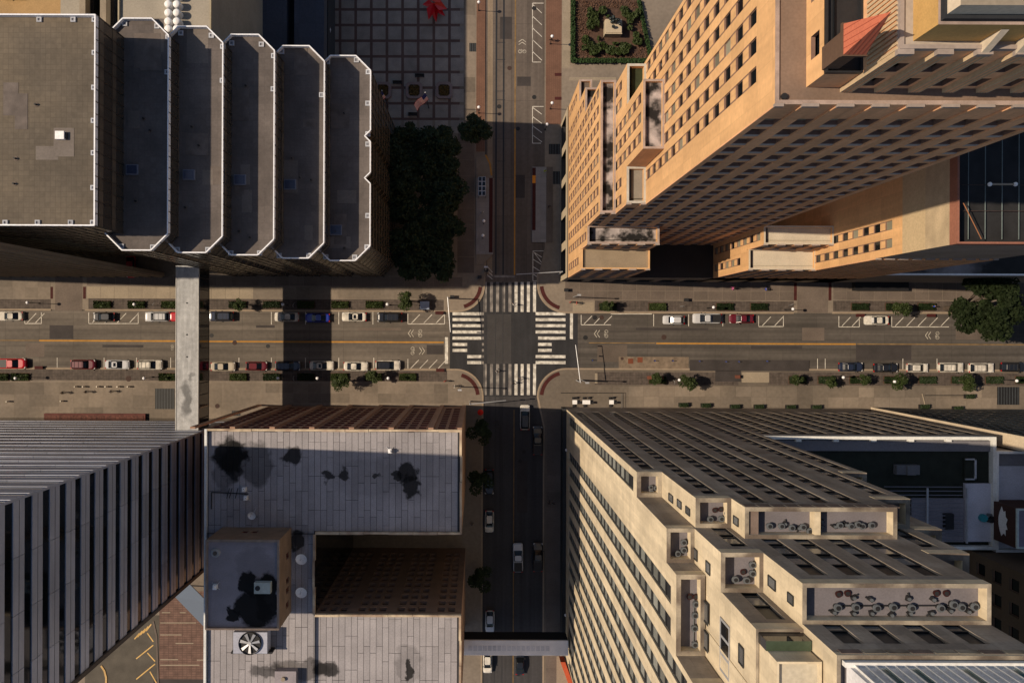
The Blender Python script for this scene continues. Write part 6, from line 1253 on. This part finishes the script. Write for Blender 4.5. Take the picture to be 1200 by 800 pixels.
for a_ in (-.2, .17):
    for b_ in (-.2, .17): cm.box(a_, a_ + .04, b_, b_ + .04, 0, .4, blackp)
cme = cm.mesh('cafe_chair')
for x, w, l in ((673.5, .9, 'left white cafe table'), (687, 1.5, 'long middle white cafe table'), (716.5, .9, 'right white cafe table')):
    p = table(x, 471, w, l + ' inside the black railing')
    for j, (dx, dy, rz_) in enumerate(((-w * .3, .75, 0), (w * .4, .8, .2), (-w * .2, -.75, 3.1), (w / 2 + .45, -.1, -1.5))):
        o = bpy.data.objects.new('cafe_chair', cme); COL.objects.link(o); o.location = (p.x + dx, p.y + dy, .14); o.rotation_euler = (0, 0, rz_)
        tag(o, f"black chair on the {['upper left', 'upper right', 'lower', 'right'][j]} side of the {l}", 'chair', 'black cafe chairs')
# dark tubs with bushes along the lower right frontage
for i, (x, y) in enumerate(((800, 474), (826, 474.5), (860, 476), (888, 476), (925, 476.5), (955, 476.5), (1081, 476), (1120, 478), (1134, 464))):
    p = W(x, y); t = empty('potted_bush', (p.x, p.y, .14), f'{ORD[i]} dark potted bush from the left along the lower right frontage', 'potted bush', 'potted bushes along the lower right frontage'); mb = MB(); mb.box(-.9, .9, -.4, .4, 0, .5, iron_d); mb.build('tub', t, local=True); inst('bush', hedge_mesh('bush', 1.7, .8, .6, leafB, 160, i) if i == 0 else bpy.data.meshes['bush'], t, (0, 0, .45))
# leaning frame and planter stand far right
mb = MB(); A, B = W(1080, 461), W(1084, 476); mb.tube((A.x, A.y, .2), (B.x, B.y, .2), .12, con_l, n=5); C_, D_ = W(1083, 463), W(1128, 463); mb.tube((C_.x, C_.y, .2), (D_.x, D_.y, .2), .08, iron_d, n=5)
mb.build('low_barrier', label='pale low barrier around a small terrace, lower right pavement', cat='barrier')
b_ = RC(998, 330, 1060, 341); mb = MB(); mb.box(*b_, .14, 1.6, mat('black_awning', (.012, .012, .014), rough=.7)); mb.build('awning', label='long black awning against the annex, upper right pavement', cat='awning')
# red and blue umbrellas
for x, y, m, l in ((563, 483, mat('bright_red_cloth', (.6, .02, .01)), 'small bright red umbrella in the dark street below the crossing'),):
    p = W(x, y, 2.2); t = empty('umbrella', (p.x, p.y, .13), l, 'umbrella'); mb = MB(); n = 8; mb.add([(.6 * math.cos(i * math.pi / 4), .6 * math.sin(i * math.pi / 4), 2.0) for i in range(n)] + [(0, 0, 2.35)], [(i, (i + 1) % n, n) for i in range(n)], m); mb.build('canopy', t, local=True); mb = MB(); mb.tube((0, 0, 0), (0, 0, 2.3), .03, blackp); mb.build('pole', t, local=True)

# ------------------------------------------------------------------ people
def person_mesh(walk, seed, seated=False):
    bm = bpy.data.meshes.new('skeleton'); s_ = .28 * walk
    V = [(0, 0, .98, .15, .11), (0, 0, 1.2, .15, .11), (0, 0, 1.42, .17, .10), (0, 0, 1.52, .06, .06), (0, 0.01, 1.6, .085, .095), (0, .0, 1.74, .07, .085),
         (.10, 0, .9, .09, .09), (.12, s_, .5, .065, .065), (.12, s_ * 1.1 - .1 * walk, .1, .045, .05), (.12, s_ * 1.1 + .12, .05, .04, .04),
         (-.10, 0, .9, .09, .09), (-.12, -s_ * .4, .5, .065, .065), (-.12, -s_ * 1.5, .12, .045, .05), (-.12, -s_ * 1.5 + .2, .05, .04, .04),
         (.2, 0, 1.42, .06, .06), (.26, -s_ * .5, 1.15, .045, .045), (.27, -s_ * .2 + .06, .9, .035, .035), (.27, -s_ * .1 + .1, .8, .03, .04),
         (-.2, 0, 1.42, .06, .06), (-.26, s_ * .5, 1.15, .045, .045), (-.27, s_ * .9 + .06, .9, .035, .035), (-.27, s_ + .1, .8, .03, .04)]
    E_ = [(0, 1), (1, 2), (2, 3), (3, 4), (4, 5), (0, 6), (6, 7), (7, 8), (8, 9), (0, 10), (10, 11), (11, 12), (12, 13), (2, 14), (14, 15), (15, 16), (16, 17), (2, 18), (18, 19), (19, 20), (20, 21)]
    for side, wr in ((1, 17), (-1, 21)):       # fingers and thumb rooted in the palm
        x, y, z = V[wr][:3]
        for i, l in enumerate((.07, .08, .075, .06)): V.append((x + .0, y - .03 + i * .02, z - l, .009, .009)); E_.append((wr, len(V) - 1))
        V.append((x - side * .02, y + .05, z - .02, .011, .011)); E_.append((wr, len(V) - 1))
    bm.from_pydata([v[:3] for v in V], E_, []); o = bpy.data.objects.new('skeleton', bm); COL.objects.link(o)
    md = o.modifiers.new('skin', 'SKIN')
    for i, v in enumerate(V): o.data.skin_vertices[0].data[i].radius = v[3:5]; o.data.skin_vertices[0].data[i].use_root = (i == 0)
    sb_ = o.modifiers.new('sub', 'SUBSURF'); sb_.levels = 1
    dg = bpy.context.evaluated_depsgraph_get(); me = bpy.data.meshes.new_from_object(o.evaluated_get(dg)); bpy.data.objects.remove(o)
    sk = mat('skin', (.36, .20, .13), var=.05)
    for m in (sk, MATS['black_metal'], whitep): me.materials.append(m)     # 0 skin, 1 trousers, 2 shirt
    for p in me.polygons:
        c = p.center; p.material_index = 1 if c.z < .96 and abs(c.x) < .22 else (2 if c.z < 1.48 and (abs(c.x) < .24 or c.z > 1.1) else 0); p.use_smooth = True
    me.name = 'body'; return me
PM = [person_mesh(1, 1), person_mesh(.3, 2)]
hairm = MB(); hairm.ball((0, -.015, 1.72), .105, mat('dark_hair', (.03, .02, .015)), 10, 6, .95); hair_me = hairm.mesh('hair', smooth=True)
cl = {n_: mat('cloth_' + n_, c) for n_, c in dict(pink=(.65, .12, .38), blue=(.03, .10, .55), black=(.015, .015, .018), white=(.6, .6, .58), grey=(.15, .15, .16), red=(.4, .03, .03), lime=(.45, .6, .05), denim=(.04, .06, .12)).items()}
def person(px, py, ang, shirt, trousers, label, pose=0, group=None, z=.14):
    p = W(px, py); t = empty('person', (p.x, p.y, z), label, 'person', group, R(ang)); o = inst('body', PM[pose], t, (0, 0, 0))
    for i, m in ((1, cl[trousers]), (2, cl[shirt])): o.material_slots[i].link = 'OBJECT'; o.material_slots[i].material = m
    inst('hair', hair_me, t, (0, 0, 0))
    return t
person(77, 459.5, -80, 'black', 'black', 'person in dark clothes, leftmost of three walking on the lower left pavement'); person(104, 458.5, -85, 'black', 'denim', 'person in dark clothes, middle of three walking on the lower left pavement'); person(133, 458, -80, 'grey', 'black', 'person in grey, rightmost of three walking on the lower left pavement')
person(857, 338, 60, 'pink', 'pink', 'person in bright pink on the upper right pavement', 0); person(895, 339, 90, 'blue', 'denim', 'person in bright blue on the upper right pavement', 1)
person(602, 357, 10, 'white', 'grey', 'person in white walking over the upper crossing'); person(582, 434, 190, 'grey', 'white', 'person in grey on the worn bars of the lower crossing'); person(601, 448, 200, 'black', 'black', 'person in black walking down the lower crossing, beside the bright bars'); person(609, 443, 20, 'black', 'denim', 'person in black walking up the lower crossing')
person(533, 452, 100, 'white', 'black', 'person in white shirt on the lower left corner'); person(522, 446, 30, 'red', 'black', 'person in red on the lower left corner', 1); person(668, 354, 30, 'red', 'grey', 'person in red near the upper right corner', 1); person(675, 355, 100, 'red', 'black', 'second person in red near the upper right corner')
person(638, 202, 0, 'lime', 'lime', 'person in a lime vest on the platform beside the hotel', 1, z=.35); person(643, 243, 180, 'black', 'black', 'person in black at the edge of the hotel-side platform', 1, z=.3); person(565, 250, 0, 'white', 'grey', 'person in white on the plaza-side platform', 1, z=.34)
person(643, 588, 0, 'black', 'black', 'left of two people on the pavement beside the stepped tower'); person(648, 588, 0, 'black', 'grey', 'right of two people on the pavement beside the stepped tower'); person(646, 48, 270, 'black', 'black', 'person in black beside the brick pavement at the top'); person(1091, 359, 20, 'blue', 'black', 'person in blue beside the tree bays', 1)
person(553, 612, 0, 'grey', 'grey', 'person in grey on the left pavement of the dark street', 1)
# bronze figure on the pedestal
pe = person_mesh(.5, 9); o = inst('bronze_figure', pe, st, (718 * 0 + .2, 0, 2.05), .5, sc=(1.35, 1.35, 1.25))
for i in range(3): o.material_slots[i].link = 'OBJECT'; o.material_slots[i].material = bz
mb = MB(); r__ = random.Random(4)
for i in range(16):
    a = r__.uniform(0, 6.28); q = r__.uniform(.3, 1.2); x, y = q * math.cos(a), q * .9 * math.sin(a); mb.ball((x, y, 2.15 + r__.uniform(0, .5)), r__.uniform(.18, .38), bz, 7, 5, r__.uniform(.7, 1.5))
mb.build('bronze_base', st, local=True, smooth=True)
for i, (x, y) in enumerate(((683, 2.5), (695, 4))): pass
